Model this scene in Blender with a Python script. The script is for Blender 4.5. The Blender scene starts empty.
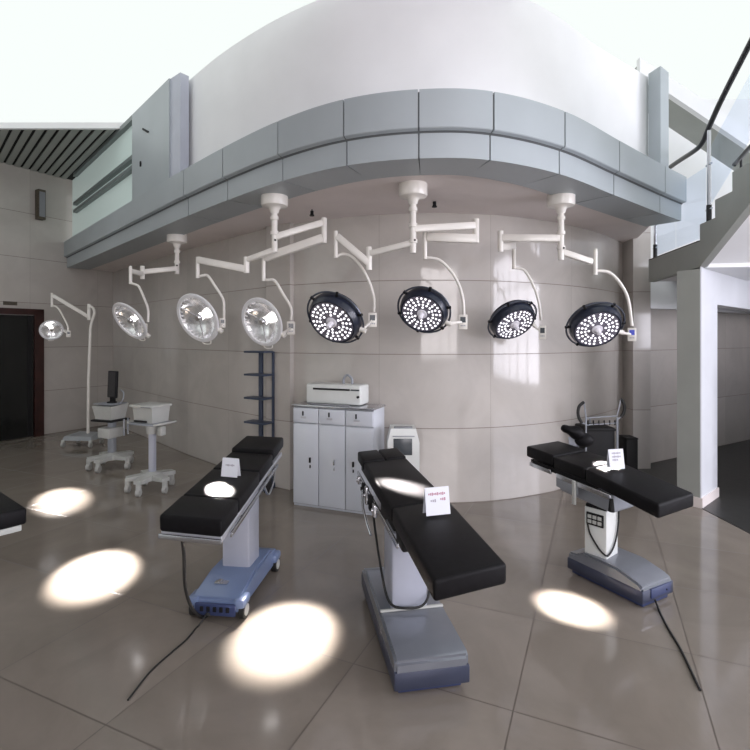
import bpy, bmesh, math, random
from mathutils import Vector, Matrix
C = bpy.context.scene
COL = C.collection
random.seed(4)
# ---------------------------------------------------------------- camera, world, big lights, exposure
EYE = 1.68
cam_data = bpy.data.cameras.new('camera')
cam = bpy.data.objects.new('camera', cam_data)
COL.objects.link(cam)
cam_data.sensor_width = 36
cam_data.lens = 24
cam_data.shift_y = -38 / 750
cam.location = (0, 0, EYE)
cam.rotation_euler = (math.pi / 2, 0, 0)
cam_data.clip_start = 0.05
C.camera = cam
C.view_settings.view_transform = 'Standard'
C.view_settings.look = 'None'
C.view_settings.gamma = 1
C.view_settings.use_curve_mapping = False
C.view_settings.exposure = 0.0
w = bpy.data.worlds.new('world')
C.world = w
w.use_nodes = True
bgn = w.node_tree.nodes['Background']
bgn.inputs[0].default_value = (0.95, 1.0, 0.98, 1)
bgn.inputs[1].default_value = 1.0


def area(name, loc, target, sx, sy, power, col):
    l = bpy.data.lights.new(name, 'AREA')
    l.shape = 'RECTANGLE'
    l.size = sx
    l.size_y = sy
    l.energy = power
    l.color = col
    o = bpy.data.objects.new(name, l)
    COL.objects.link(o)
    o.location = loc
    o.rotation_euler = (Vector(target) - Vector(loc)).to_track_quat('-Z', 'Y').to_euler()
    return o


# daylight through the windows of the right-hand and rear walls
area('right_window_daylight', (7.9, 0.6, 2.2), (0, 0.6, 2.2), 5.6, 3.2, 500, (0.90, 0.88, 1.0))
area('rear_window_daylight', (2.2, -4.4, 2.4), (2.2, 4, 2.4), 4.0, 2.6, 230, (1.0, 0.93, 0.96))


# ---------------------------------------------------------------- helpers
def at(u, v, Y):
    return Vector(((u - 375) * Y / 500, Y, EYE + (337 - v) * Y / 500))


def new_mat(name, col, rough=0.5, metal=0.0, emit=None, estr=1.0, spec=0.5, coat=0.0):
    m = bpy.data.materials.new(name)
    m.use_nodes = True
    b = m.node_tree.nodes['Principled BSDF']
    b.inputs['Base Color'].default_value = (*col, 1)
    b.inputs['Roughness'].default_value = rough
    b.inputs['Metallic'].default_value = metal
    b.inputs['Specular IOR Level'].default_value = spec
    b.inputs['Coat Weight'].default_value = coat
    if emit:
        b.inputs['Emission Color'].default_value = (*emit, 1)
        b.inputs['Emission Strength'].default_value = estr
    return m


def speckle(m, scale=6.0, amt=0.12, bump=0.0, bscale=200):
    """mottles the base colour a little and adds a fine bump"""
    nt = m.node_tree
    b = nt.nodes['Principled BSDF']
    col = tuple(b.inputs['Base Color'].default_value)
    tc = nt.nodes.new('ShaderNodeTexCoord')
    n = nt.nodes.new('ShaderNodeTexNoise')
    n.inputs['Scale'].default_value = scale
    n.inputs['Detail'].default_value = 5
    nt.links.new(tc.outputs['Object'], n.inputs['Vector'])
    r = nt.nodes.new('ShaderNodeValToRGB')
    r.color_ramp.elements[0].position = .3
    r.color_ramp.elements[1].position = .7
    r.color_ramp.elements[0].color = (*[c * (1 - amt) for c in col[:3]], 1)
    r.color_ramp.elements[1].color = (*[min(1, c * (1 + amt)) for c in col[:3]], 1)
    nt.links.new(n.outputs['Fac'], r.inputs['Fac'])
    nt.links.new(r.outputs['Color'], b.inputs['Base Color'])
    if bump:
        n2 = nt.nodes.new('ShaderNodeTexNoise')
        n2.inputs['Scale'].default_value = bscale
        nt.links.new(tc.outputs['Object'], n2.inputs['Vector'])
        bp = nt.nodes.new('ShaderNodeBump')
        bp.inputs['Strength'].default_value = bump
        bp.inputs['Distance'].default_value = .002
        nt.links.new(n2.outputs['Fac'], bp.inputs['Height'])
        nt.links.new(bp.outputs['Normal'], b.inputs['Normal'])
    return m


def math_node(nt, op, a, b=None):
    n = nt.nodes.new('ShaderNodeMath')
    n.operation = op
    for i, x in enumerate((a, b)):
        if x is None:
            continue
        if isinstance(x, (int, float)):
            n.inputs[i].default_value = x
        else:
            nt.links.new(x, n.inputs[i])
    return n.outputs[0]


def tile_mat(name, colA, colB, joint, tw, th, jw, rough, ox=0.0, oy=0.0, rot=0.0, spec=0.5, nscale=1.6, jv=1.0):
    """polished slabs with thin joints, laid out on the UV map (metres)"""
    m = new_mat(name, colA, rough, spec=spec)
    nt = m.node_tree
    b = nt.nodes['Principled BSDF']
    uv = nt.nodes.new('ShaderNodeUVMap')
    mp = nt.nodes.new('ShaderNodeMapping')
    mp.inputs['Location'].default_value = (ox, oy, 0)
    mp.inputs['Rotation'].default_value = (0, 0, rot)
    nt.links.new(uv.outputs[0], mp.inputs['Vector'])
    sp = nt.nodes.new('ShaderNodeSeparateXYZ')
    nt.links.new(mp.outputs[0], sp.inputs[0])
    masks = []
    cells = []
    for k, (sz, ww) in enumerate(((tw, jw * jv), (th, jw))):
        q = math_node(nt, 'DIVIDE', sp.outputs[k], sz)
        f = math_node(nt, 'FRACT', q)
        cells.append(math_node(nt, 'FLOOR', q))
        masks.append(math_node(nt, 'LESS_THAN', f, ww / sz))
    mk = math_node(nt, 'MAXIMUM', masks[0], masks[1])
    # slab-to-slab tone
    wn = nt.nodes.new('ShaderNodeTexWhiteNoise')
    wn.noise_dimensions = '2D'
    cx = nt.nodes.new('ShaderNodeCombineXYZ')
    nt.links.new(cells[0], cx.inputs[0])
    nt.links.new(cells[1], cx.inputs[1])
    nt.links.new(cx.outputs[0], wn.inputs['Vector'])
    n = nt.nodes.new('ShaderNodeTexNoise')
    n.inputs['Scale'].default_value = nscale
    n.inputs['Detail'].default_value = 8
    n.inputs['Roughness'].default_value = .6
    n.inputs['Distortion'].default_value = .8
    nt.links.new(mp.outputs[0], n.inputs['Vector'])
    f = math_node(nt, 'ADD', math_node(nt, 'MULTIPLY', n.outputs['Fac'], .9), math_node(nt, 'MULTIPLY', wn.outputs['Value'], .25))
    r = nt.nodes.new('ShaderNodeValToRGB')
    r.color_ramp.elements[0].position = .3
    r.color_ramp.elements[1].position = .8
    r.color_ramp.elements[0].color = (*colA, 1)
    r.color_ramp.elements[1].color = (*colB, 1)
    nt.links.new(f, r.inputs['Fac'])
    mx = nt.nodes.new('ShaderNodeMix')
    mx.data_type = 'RGBA'
    nt.links.new(mk, mx.inputs['Factor'])
    nt.links.new(r.outputs['Color'], mx.inputs['A'])
    mx.inputs['B'].default_value = (*joint, 1)
    nt.links.new(mx.outputs['Result'], b.inputs['Base Color'])
    rr = math_node(nt, 'ADD', math_node(nt, 'MULTIPLY', mk, .4), rough)
    nt.links.new(rr, b.inputs['Roughness'])
    return m


def shade(me, ang=35):
    me.polygons.foreach_set('use_smooth', [True] * len(me.polygons))
    me.set_sharp_from_angle(angle=math.radians(ang))


def wpos(o):
    p = Vector(o.location)
    while o.parent:
        o = o.parent
        p += Vector(o.location)
    return p


def obj(name, bm, mat, parent=None, label=None, kind=None, base=False):
    """bm is in world coordinates; no object is rotated, so parents only shift"""
    bmesh.ops.recalc_face_normals(bm, faces=bm.faces)
    me = bpy.data.meshes.new(name)
    bm.to_mesh(me)
    bm.free()
    vs = [v.co for v in me.vertices]
    lo = Vector([min(v[i] for v in vs) for i in range(3)])
    hi = Vector([max(v[i] for v in vs) for i in range(3)])
    c = (lo + hi) / 2
    if base:
        c.z = lo.z
    me.transform(Matrix.Translation(-c))
    me.materials.append(mat)
    shade(me)
    o = bpy.data.objects.new(name, me)
    COL.objects.link(o)
    if parent:
        o.location = c - wpos(parent)
        o.parent = parent
    else:
        o.location = c
    if label:
        o['label'] = label
    if kind:
        o['kind'] = kind
    return o


def thing(name, label, cat, loc, group=None):
    o = bpy.data.objects.new(name, None)
    o.empty_display_size = .1
    COL.objects.link(o)
    o.location = loc
    o['label'] = label
    o['category'] = cat
    if group:
        o['group'] = group
    return o


def tag(o, label, cat, group=None):
    o['label'] = label
    o['category'] = cat
    if group:
        o['group'] = group
    return o


def struct(name, bm, mat, parent=None):
    return obj(name, bm, mat, parent, kind=None if parent else 'structure')


def B():
    return bmesh.new()


def merge(bm, t, mat4=None):
    me = bpy.data.meshes.new('tmp')
    t.to_mesh(me)
    t.free()
    if mat4 is not None:
        me.transform(mat4)
    bm.from_mesh(me)
    bpy.data.meshes.remove(me)


def box(bm, c, s, bevel=0.0, rz=0.0, M=None, seg=2, skew=0.0):
    """c centre, s sizes; local frame turned by rz, or placed with M"""
    t = bmesh.new()
    bmesh.ops.create_cube(t, size=1)
    for v in t.verts:
        v.co = Vector((v.co.x * s[0], v.co.y * s[1], v.co.z * s[2]))
    if bevel:
        bmesh.ops.bevel(t, geom=t.edges[:], offset=bevel, segments=seg, affect='EDGES', profile=.5)
    if M is None:
        M = Matrix.Translation(Vector(c)) @ Matrix.Rotation(rz, 4, 'Z')
    else:
        M = M @ Matrix.Translation(Vector(c))
    merge(bm, t, M)
    return bm


def frame(d):
    d = Vector(d).normalized()
    a = Vector((0, 0, 1)) if abs(d.z) < .95 else Vector((1, 0, 0))
    x = a.cross(d).normalized()
    y = d.cross(x)
    return x, y, d


def cyl(bm, p0, p1, r0, r1=None, n=20):
    r1 = r0 if r1 is None else r1
    p0, p1 = Vector(p0), Vector(p1)
    x, y, d = frame(p1 - p0)
    a = [bm.verts.new(p0 + (x * math.cos(k * 2 * math.pi / n) + y * math.sin(k * 2 * math.pi / n)) * r0) for k in range(n)]
    b = [bm.verts.new(p1 + (x * math.cos(k * 2 * math.pi / n) + y * math.sin(k * 2 * math.pi / n)) * r1) for k in range(n)]
    for k in range(n):
        bm.faces.new((a[k], a[(k + 1) % n], b[(k + 1) % n], b[k]))
    bm.faces.new(a)
    bm.faces.new(b)
    return bm


def smooth_path(pts, sub=6):
    pts = [Vector(p) for p in pts]
    if len(pts) < 3:
        return pts
    out = []
    P = [pts[0] * 2 - pts[1]] + pts + [pts[-1] * 2 - pts[-2]]
    for i in range(1, len(P) - 2):
        for k in range(sub):
            t = k / sub
            p0, p1, p2, p3 = P[i - 1:i + 3]
            out.append(.5 * ((2 * p1) + (p2 - p0) * t + (2 * p0 - 5 * p1 + 4 * p2 - p3) * t * t + (3 * p1 - p0 - 3 * p2 + p3) * t ** 3))
    out.append(pts[-1])
    return out


def tube(bm, pts, r, n=12, closed=False):
    pts = [Vector(p) for p in pts]
    rings = []
    m = len(pts)
    x = None
    for i, p in enumerate(pts):
        if closed:
            d = pts[(i + 1) % m] - pts[i - 1]
        else:
            d = pts[min(i + 1, m - 1)] - pts[max(i - 1, 0)]
        d.normalize()
        if x is None:
            x = frame(d)[0]
        x = (x - d * x.dot(d))
        if x.length < 1e-5:
            x = frame(d)[0]
        x.normalize()
        y = d.cross(x)
        rings.append([bm.verts.new(p + (x * math.cos(k * 2 * math.pi / n) + y * math.sin(k * 2 * math.pi / n)) * r) for k in range(n)])
    rng = range(m) if closed else range(m - 1)
    for i in rng:
        a, b = rings[i], rings[(i + 1) % m]
        for k in range(n):
            bm.faces.new((a[k], a[(k + 1) % n], b[(k + 1) % n], b[k]))
    if not closed:
        bm.faces.new(rings[0])
        bm.faces.new(rings[-1])
    return bm


def lathe(bm, c, axis, prof, n=48):
    """prof: list of (radius, height along axis)"""
    c = Vector(c)
    x, y, d = frame(axis)
    rings = []
    for r, h in prof:
        if r < 1e-6:
            rings.append([bm.verts.new(c + d * h)])
        else:
            rings.append([bm.verts.new(c + d * h + (x * math.cos(k * 2 * math.pi / n) + y * math.sin(k * 2 * math.pi / n)) * r) for k in range(n)])
    for a, b in zip(rings, rings[1:]):
        for k in range(n):
            k2 = (k + 1) % n
            if len(a) == 1 and len(b) == 1:
                break
            if len(a) == 1:
                bm.faces.new((a[0], b[k2], b[k]))
            elif len(b) == 1:
                bm.faces.new((a[k], a[k2], b[0]))
            else:
                bm.faces.new((a[k], a[k2], b[k2], b[k]))
    return bm


def prism(bm, poly, z0, z1):
    a = [bm.verts.new((p[0], p[1], z0)) for p in poly]
    b = [bm.verts.new((p[0], p[1], z1)) for p in poly]
    n = len(poly)
    fs = [bm.faces.new(a), bm.faces.new(b)]
    for k in range(n):
        bm.faces.new((a[k], a[(k + 1) % n], b[(k + 1) % n], b[k]))
    if n > 4:
        bmesh.ops.triangulate(bm, faces=fs)
    return bm


def hull(bm, pts):
    """convex solid from points"""
    t = bmesh.new()
    for p in pts:
        t.verts.new(p)
    bmesh.ops.convex_hull(t, input=t.verts[:])
    merge(bm, t)
    return bm


def beam(bm, p0, p1, w, h, bevel=0.006, up=(0, 0, 1)):
    """bar with a rectangular section from p0 to p1"""
    p0, p1 = Vector(p0), Vector(p1)
    d = (p1 - p0)
    L = d.length
    d.normalize()
    s = d.cross(Vector(up)).normalized()
    u = s.cross(d)
    M = Matrix((s, d, u)).transposed().to_4x4()
    M.translation = (p0 + p1) / 2
    return box(bm, (0, 0, 0), (w, L, h), bevel, M=M)


def offset_path(path, off):
    """path of 2D points left->right seen from the camera; positive offset = away from camera"""
    out = []
    for i, p in enumerate(path):
        a = path[max(i - 1, 0)]
        b = path[min(i + 1, len(path) - 1)]
        d = Vector((b[0] - a[0], b[1] - a[1])).normalized()
        out.append(Vector((p[0] - d.y * off, p[1] + d.x * off)))
    return out


def sweep(bm, path, sec):
    """closed section of (offset, z) swept along a plan path"""
    cols = [[bm.verts.new((q.x, q.y, z)) for q in offset_path(path, off)] for off, z in sec]
    m = len(sec)
    for k in range(m):
        a, b = cols[k], cols[(k + 1) % m]
        for i in range(len(path) - 1):
            bm.faces.new((a[i], a[i + 1], b[i + 1], b[i]))
    bm.faces.new([c[0] for c in cols])
    bm.faces.new([c[-1] for c in cols])
    return bm


def uvwall(bm, path, z0, z1, thick=.15):
    """wall along a plan path with metre UVs"""
    sweep(bm, path, [(0, z0), (thick, z0), (thick, z1), (0, z1)])
    return bm


def add_uv(o, path=None):
    """metre UVs: along the path for walls, plan for floors"""
    me = o.data
    uv = me.uv_layers.new(name='UVMap')
    if path:
        P = [Vector((p[0], p[1])) for p in path]
        S = [0]
        for a, b in zip(P, P[1:]):
            S.append(S[-1] + (b - a).length)
    for l in me.loops:
        co = me.vertices[l.vertex_index].co + o.location
        if path:
            q = Vector((co.x, co.y))
            best = None
            for i in range(len(P) - 1):
                d = P[i + 1] - P[i]
                t = max(0, min(1, (q - P[i]).dot(d) / d.length_squared))
                e = (P[i] + d * t - q).length
                if best is None or e < best[0]:
                    best = (e, S[i] + t * d.length)
            uv.data[l.index].uv = (best[1], co.z)
        else:
            uv.data[l.index].uv = (co.x, co.y)


# ---------------------------------------------------------------- materials
M = {}
M['wall'] = tile_mat('polished_wall_tile', (.46, .43, .40), (.57, .535, .50), (.22, .185, .16), 1.15, .75, .008, .09, spec=.6, jv=.3)
M['floor'] = tile_mat('polished_floor_tile', (.20, .175, .148), (.275, .24, .205), (.11, .09, .075), .8, .8, .007, .10, ox=.35, oy=.1, rot=math.radians(24), spec=.55)
M['darkfloor'] = speckle(new_mat('dark_stone', (.022, .023, .022), .35), 12, .3)
M['ceil'] = speckle(new_mat('soffit_plaster', (.80, .73, .71), .6), 2, .05)
M['panel'] = speckle(new_mat('aluminium_panel', (.40, .44, .465), .42, .15), 1.5, .05)
M['panel_dark'] = new_mat('panel_joint', (.12, .13, .135), .7)
M['white_wall'] = speckle(new_mat('white_plaster', (.86, .865, .88), .7), 2, .03)
M['olive'] = speckle(new_mat('grey_green_paint', (.36, .375, .35), .6), 3, .05)
M['white_tile'] = speckle(new_mat('white_column_face', (.74, .76, .80), .35), 3, .04)
M['slat'] = new_mat('ceiling_slat', (.36, .38, .355), .5)
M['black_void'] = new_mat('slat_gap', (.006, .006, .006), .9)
M['frost'] = new_mat('frosted_glass', (.50, .60, .58), .25, emit=(.66, .78, .75), estr=.22)  # glow of its own stands in for light behind the pane
M['mullion'] = new_mat('window_bar', (.16, .19, .19), .4)
M['steel'] = new_mat('brushed_steel', (.58, .59, .62), .25, 1.0)
M['grey_steel'] = speckle(new_mat('painted_steel_grey', (.50, .51, .55), .35, .3), 10, .05)
M['rail_black'] = new_mat('black_handrail', (.02, .02, .022), .3)
M['white_paint'] = speckle(new_mat('white_enamel', (.82, .81, .77), .3, coat=.3), 5, .03)
M['lamp_white'] = speckle(new_mat('warm_white_enamel', (.80, .77, .72), .3, coat=.3), 5, .03)
M['head_white'] = new_mat('lamp_shell', (.74, .74, .76), .35, coat=.3)
M['reflector'] = new_mat('mirror_reflector', (.88, .88, .90), .16, 1.0)
M['facet'] = speckle(new_mat('reflector_facets', (.85, .85, .88), .18, .95, emit=(1, .97, .98), estr=.10), 14, .6)  # mottle and weak glow stand in for reflected lamp light
M['bulb'] = new_mat('lit_bulb', (1, 1, 1), .3, emit=(1, .96, .95), estr=7)
M['navy'] = speckle(new_mat('navy_lamp_shell', (.010, .014, .030), .35, coat=.2), 8, .15)
M['ring'] = new_mat('lamp_ring', (.10, .11, .14), .3, .6)
M['led_plate'] = new_mat('led_plate', (.17, .16, .20), .35)
M['led'] = new_mat('lit_led', (1, 1, 1), .3, emit=(.97, .95, 1), estr=1.7)
M['led_centre'] = new_mat('grey_handle', (.80, .78, .84), .35)
M['vinyl'] = speckle(new_mat('black_vinyl', (.0075, .007, .008), .5, spec=.12), 30, .2, .25, 260)
M['black'] = new_mat('black_plastic', (.008, .008, .009), .6, spec=.3)
M['rubber'] = new_mat('black_rubber', (.012, .012, .012), .6)
M['blue'] = speckle(new_mat('blue_base_cover', (.15, .205, .35), .3, coat=.4), 4, .06)
M['bluegrey'] = speckle(new_mat('blue_grey_base_cover', (.23, .245, .28), .28, .4, coat=.3), 4, .08)
M['sideskirt'] = speckle(new_mat('slate_skirt', (.05, .058, .095), .35, .2), 6, .1)
M['bluedark'] = new_mat('dark_blue_skirt', (.035, .05, .13), .4)
M['greycover'] = speckle(new_mat('grey_column_cover', (.46, .48, .56), .35, .1), 5, .04)
M['card'] = new_mat('paper_card', (.78, .80, .86), .6)
M['ink'] = new_mat('printed_ink', (.42, .40, .46), .6)
M['ink_red'] = new_mat('printed_red_ink', (.50, .26, .33), .6)
M['cabinet'] = speckle(new_mat('cabinet_white', (.62, .65, .71), .28, coat=.3), 3, .03)
M['gap'] = new_mat('shadow_gap', (.26, .27, .29), .7)
M['machine'] = speckle(new_mat('machine_white', (.72, .74, .72), .35), 5, .03)
M['screen'] = new_mat('dark_screen', (.008, .009, .012), .15)
M['screen_grey'] = new_mat('grey_screen', (.06, .07, .08), .25)
M['rack'] = new_mat('slate_blue_rack', (.045, .06, .10), .4, .2)
M['door'] = speckle(new_mat('dark_glass_door', (.010, .011, .011), .12), 3, .2)
M['doorwood'] = speckle(new_mat('dark_red_wood', (.035, .010, .008), .35), 8, .3)
M['speaker'] = speckle(new_mat('brown_speaker', (.085, .07, .05), .6), 30, .3)
M['caster'] = new_mat('grey_caster', (.45, .45, .43), .4)
M['cartgrey'] = speckle(new_mat('cart_column_grey', (.32, .34, .38), .4, .2), 6, .06)
M['cartwhite'] = speckle(new_mat('cart_white', (.50, .51, .49), .4), 6, .04)
M['base_green'] = speckle(new_mat('grey_stand_base', (.33, .35, .37), .4, .2), 6, .06)
M['bluescreen'] = new_mat('blue_display', (.04, .05, .25), .2, emit=(.08, .10, .5), estr=.6)
gl = bpy.data.materials.new('clear_glass')
gl.use_nodes = True
_nt = gl.node_tree
_nt.nodes.remove(_nt.nodes['Principled BSDF'])
_tr = _nt.nodes.new('ShaderNodeBsdfTransparent')
_tr.inputs[0].default_value = (.93, .96, 1, 1)
_gs = _nt.nodes.new('ShaderNodeBsdfGlossy')
_gs.inputs['Roughness'].default_value = .03
_mx = _nt.nodes.new('ShaderNodeMixShader')
_mx.inputs[0].default_value = .08
_nt.links.new(_tr.outputs[0], _mx.inputs[1])
_nt.links.new(_gs.outputs[0], _mx.inputs[2])
_nt.links.new(_mx.outputs[0], _nt.nodes['Material Output'].inputs['Surface'])
M['glass'] = gl

# ---------------------------------------------------------------- plan lines (left to right)
CORNER = (-5.06, 9.65)
LD = Vector((-.513, -.858))                      # along the left wall, away from the corner


def leftwall(t):
    return (CORNER[0] + LD.x * t, CORNER[1] + LD.y * t)


BACK = [CORNER, (-3.8, 8.33), (-2.6, 7.06), (-1.7, 6.19)] + \
    [(p.x, p.y) for p in smooth_path([Vector(q) for q in ((-1.2, 5.72, 0), (-.72, 5.42, 0), (-.2, 5.18, 0), (.3, 5.07, 0), (.83, 5.06, 0), (1.4, 5.18, 0), (2.07, 5.52, 0), (2.7, 6.02, 0), (3.28, 6.62, 0))], 4)]
FASC0 = [(-5.495, 8.92), (-4.34, 7.69), (-3.2, 6.47), (-2.04, 5.23)]
FASC = [Vector(p) for p in FASC0[:3]] + [Vector((p.x, p.y)) for p in smooth_path([Vector((*q, 0)) for q in ((-2.04, 5.23), (-1.28, 4.46), (-.70, 3.93), (-.2, 3.60), (.30, 3.46), (.80, 3.49), (1.40, 3.79), (2.07, 4.34), (2.80, 4.95), (3.26, 5.32))], 8)]

# ---------------------------------------------------------------- setting
bm = B()
prism(bm, [(-9.5, -4.5), (8.2, -4.5), (8.2, 11), (-9.5, 11)], -.1, 0)
o = struct('floor', bm, M['floor'])
add_uv(o)
bm = B()
prism(bm, [(3.2, 1.2), (8.0, 1.2), (8.0, 10.6), (3.62, 10.6), (3.62, 6.6), (3.2, 6.6)], 0.0, .004)
struct('floor_dark_stone', bm, M['darkfloor'])

lw = [leftwall(9.5), leftwall(0)]
bm = B()
uvwall(bm, lw, 0, 4.5)
o = struct('wall_left', bm, M['wall'])
add_uv(o, lw)
bm = B()
uvwall(bm, BACK, 0, 3.37)
o = struct('wall_back', bm, M['wall'])
add_uv(o, BACK)
# flat pier standing proud of the back wall
pier = [(-1.235, 5.66), (-.93, 5.47)]
bm = B()
sweep(bm, pier, [(0, 0), (.10, 0), (.10, 2.93), (0, 2.93)])
o = struct('wall_pier', bm, M['wall'])
add_uv(o, pier)
# pier at the right end of the back wall
bm = B()
prism(bm, [(3.28, 6.35), (3.50, 6.35), (3.50, 6.80), (3.28, 6.80)], 0, 3.3)
o = struct('wall_end_pier', bm, M['wall'])
add_uv(o, [(3.28, 6.8), (3.28, 6.35), (3.5, 6.35)])
# wall seen under the stairs
rw = [(3.50, 6.55), (4.23, 6.97), (5.16, 7.6), (6.0, 8.1), (8.0, 9.2)]
bm = B()
uvwall(bm, rw, 0, 2.6)
o = struct('wall_under_stairs', bm, M['wall'])
add_uv(o, rw)
bm = B()
sweep(bm, [(3.5, 6.42), (4.3, 6.8), (5.2, 7.42), (7.9, 9.0)], [(0, 2.05), (.12, 2.05), (.12, 2.6), (0, 2.6)])
struct('trim_1', bm, M['white_wall'])

# balcony: ceiling slab below, aluminium fascia in panels
bm = B()
prism(bm, [tuple(p) for p in offset_path(FASC, .30)] + [(3.5, 6.9)] + [(p[0], p[1]) for p in reversed(BACK)], 2.93, 3.33)
struct('ceiling', bm, M['ceil'])
SEC = [(0, 2.915), (0, 3.095), (-.045, 3.105), (-.05, 3.112), (-.05, 3.37), (.36, 3.37), (.36, 2.915)]


def path_cut(path, u0, u1, gap=.002):
    """piece of the path between two sight lines"""
    pts = []
    n = 60

    def ratio(p):
        return p[0] / p[1]
    r0, r1 = (u0 - 375) / 500, (u1 - 375) / 500
    dense = []
    for a, b in zip(path, path[1:]):
        for k in range(10):
            dense.append(a + (b - a) * (k / 10))
    dense.append(path[-1])
    seg = [p for p in dense if r0 <= ratio(p) <= r1]
    d0 = (seg[1] - seg[0]).normalized() * gap
    d1 = (seg[-1] - seg[-2]).normalized() * gap
    seg[0] = seg[0] + d0
    seg[-1] = seg[-1] - d1
    out = [seg[0]] + seg[5:-5:5] + [seg[-1]]
    return out


joints = [60, 188, 228, 283, 347, 419, 490, 559, 614, 660, 690]
fas = None
for a, b in zip(joints, joints[1:]):
    bm = B()
    sweep(bm, path_cut(FASC, a, b), SEC)
    if fas is None:
        fas = struct('trim_2', bm, M['panel'])
    else:
        struct('fascia_panel', bm, M['panel'], fas)
bm = B()
sweep(bm, FASC, [(.012, 2.93), (.012, 3.08), (-.04, 3.115), (-.04, 3.355), (.35, 3.355), (.35, 2.93)])
struct('fascia_backing', bm, M['panel_dark'], fas)

# upper storey on the balcony edge: window bay, clad pier, white walls
def fp(u):
    r = (u - 375) / 500
    a, b = Vector(FASC0[0]), Vector(FASC0[3])
    d = b - a
    t = (r * a.y - a.x) / (d.x - r * d.y)
    return a + d * t


W0, W1, W2, W3 = fp(67), fp(68.5), fp(132), fp(169)
bm = B()
uvwall(bm, [W2, W3], 3.37, 4.5, .25)
struct('wall_upper_left', bm, M['panel'])
bm = B()
sweep(bm, [W1, W2], [(.06, 3.37), (.10, 3.37), (.10, 4.46), (.06, 4.46)])
win = struct('window_1', bm, M['frost'])
bm = B()
W1 = fp(73)
for z0, z1 in ((3.37, 3.40), (3.815, 3.865), (3.945, 3.995), (4.44, 4.5)):
    sweep(bm, [W1, W2], [(0, z0), (.06, z0), (.06, z1), (0, z1)])
struct('window_frame', bm, M['mullion'], win)
up = [Vector(p) for p in ((-2.1, 5.55), (-1.5, 4.95), (-.85, 4.42), (-.25, 4.08), (.35, 3.95), (.9, 4.0), (1.5, 4.32), (2.2, 4.88), (2.96, 5.42))]
bm = B()
uvwall(bm, [Vector((p.x, p.y)) for p in smooth_path([Vector((q.x, q.y, 0)) for q in up], 5)], 3.37, 4.5, .1)
struct('wall_upper_back', bm, M['white_wall'])
bm = B()
ww = (W3 - W2).normalized()
wn_ = Vector((ww.y, -ww.x))
q = fp(146) + wn_ * .004
beam(bm, Vector((q.x - ww.x * .09, q.y - ww.y * .09, 4.19)), Vector((q.x + ww.x * .09, q.y + ww.y * .09, 4.10)), .02, .022, 0)
tag(obj('wall_plate', bm, M['black']), 'thin dark slot-like plate, the higher mark on the upper grey cladding', 'plate')
bm = B()
q = fp(141) + wn_ * .004
beam(bm, Vector((q.x - ww.x * .012, q.y - ww.y * .012, 3.79)), Vector((q.x + ww.x * .012, q.y + ww.y * .012, 3.79)), .02, .06, 0)
tag(obj('wall_plate', bm, M['black']), 'tiny upright dark plate beside the upper left window edge', 'plate')
bm = B()
uvwall(bm, [fp(169) + Vector((0, .02)), fp(178) + Vector((0, .06))], 3.37, 4.5, .1)
struct('wall_upper_reveal', bm, M['greycover'])
bm = B()
prism(bm, [(2.97, 5.20), (3.13, 5.33), (3.06, 5.46), (2.93, 5.36)], 3.37, 4.5)
struct('wall_upper_pier', bm, M['panel'])
bm = B()
uvwall(bm, [(3.3, 7.4), (8.0, 7.4)], 2.2, 5.2, .12)
struct('wall_upper_right', bm, M['white_wall'])

# slatted ceiling over the left of the hall and the void above it
D = Vector((3.455, -3.69)).normalized()
N = Vector((D.y, -D.x)) * -1                       # to the right/away
YE = 6.76


def line_hit(p, d, q, e):
    den = d.x * e.y - d.y * e.x
    t = ((q.x - p.x) * e.y - (q.y - p.y) * e.x) / den
    return p + d * t


LW0 = Vector(CORNER)
slat = None
edgeX = fp(120).x
base = fp(100)
k = 0
x0 = base.x + D.x / D.y * (YE - base.y)
for i in range(34):
    xa = x0 - .16 * i - .03
    xb = xa - .11
    A_, B_ = Vector((xa, YE)), Vector((xb, YE))
    A2, B2 = line_hit(A_, D, LW0, LD), line_hit(B_, D, LW0, LD)
    if A2.y < YE + .2:
        break
    bm = B()
    prism(bm, [A_, B_, B2, A2], 4.485, 4.5)
    if slat is None:
        slat = struct('trim_3', bm, M['slat'])
    else:
        struct('ceiling_slat', bm, M['slat'], slat)
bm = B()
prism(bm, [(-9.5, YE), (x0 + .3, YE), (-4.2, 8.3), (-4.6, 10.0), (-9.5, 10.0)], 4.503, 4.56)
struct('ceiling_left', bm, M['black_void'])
bm = B()
prism(bm, [(-9.5, YE - .05), (x0 + .1, YE - .05), (x0 + .1, YE), (-9.5, YE)], 4.48, 4.56)
struct('trim_4', bm, M['white_wall'])
# hall behind the camera
bm = B()
prism(bm, [(-9.5, -4.6), (8.2, -4.6), (8.2, .4), (-9.5, .4)], 4.5, 4.6)
prism(bm, [(-9.5, .4), (1.2, .4), (1.2, 4.0), (-9.5, 4.0)], 4.5, 4.6)  # unseen extension, shaped to cut the skylight on the left
struct('ceiling_rear', bm, M['white_wall'])
bm = B()
prism(bm, [(-9.5, -4.6), (0.1, -4.6), (.1, -4.48), (-9.5, -4.48)], 0, 4.5)
prism(bm, [(4.3, -4.6), (8.2, -4.6), (8.2, -4.48), (4.3, -4.48)], 0, 4.5)
prism(bm, [(.1, -4.6), (4.3, -4.6), (4.3, -4.48), (.1, -4.48)], 0, 1.0)
prism(bm, [(.1, -4.6), (4.3, -4.6), (4.3, -4.48), (.1, -4.48)], 3.8, 4.5)
struct('wall_rear', bm, M['white_wall'])
bm = B()
for x in (.1, 1.15, 2.2, 3.25, 4.24):
    box(bm, (x + .03, -4.42, 2.4), (.07, .08, 2.8))
for z in (1.0, 2.9, 3.77):
    box(bm, (2.2, -4.42, z), (4.2, .08, .07))
struct('window_2', bm, M['mullion'])
bm = B()
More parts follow.
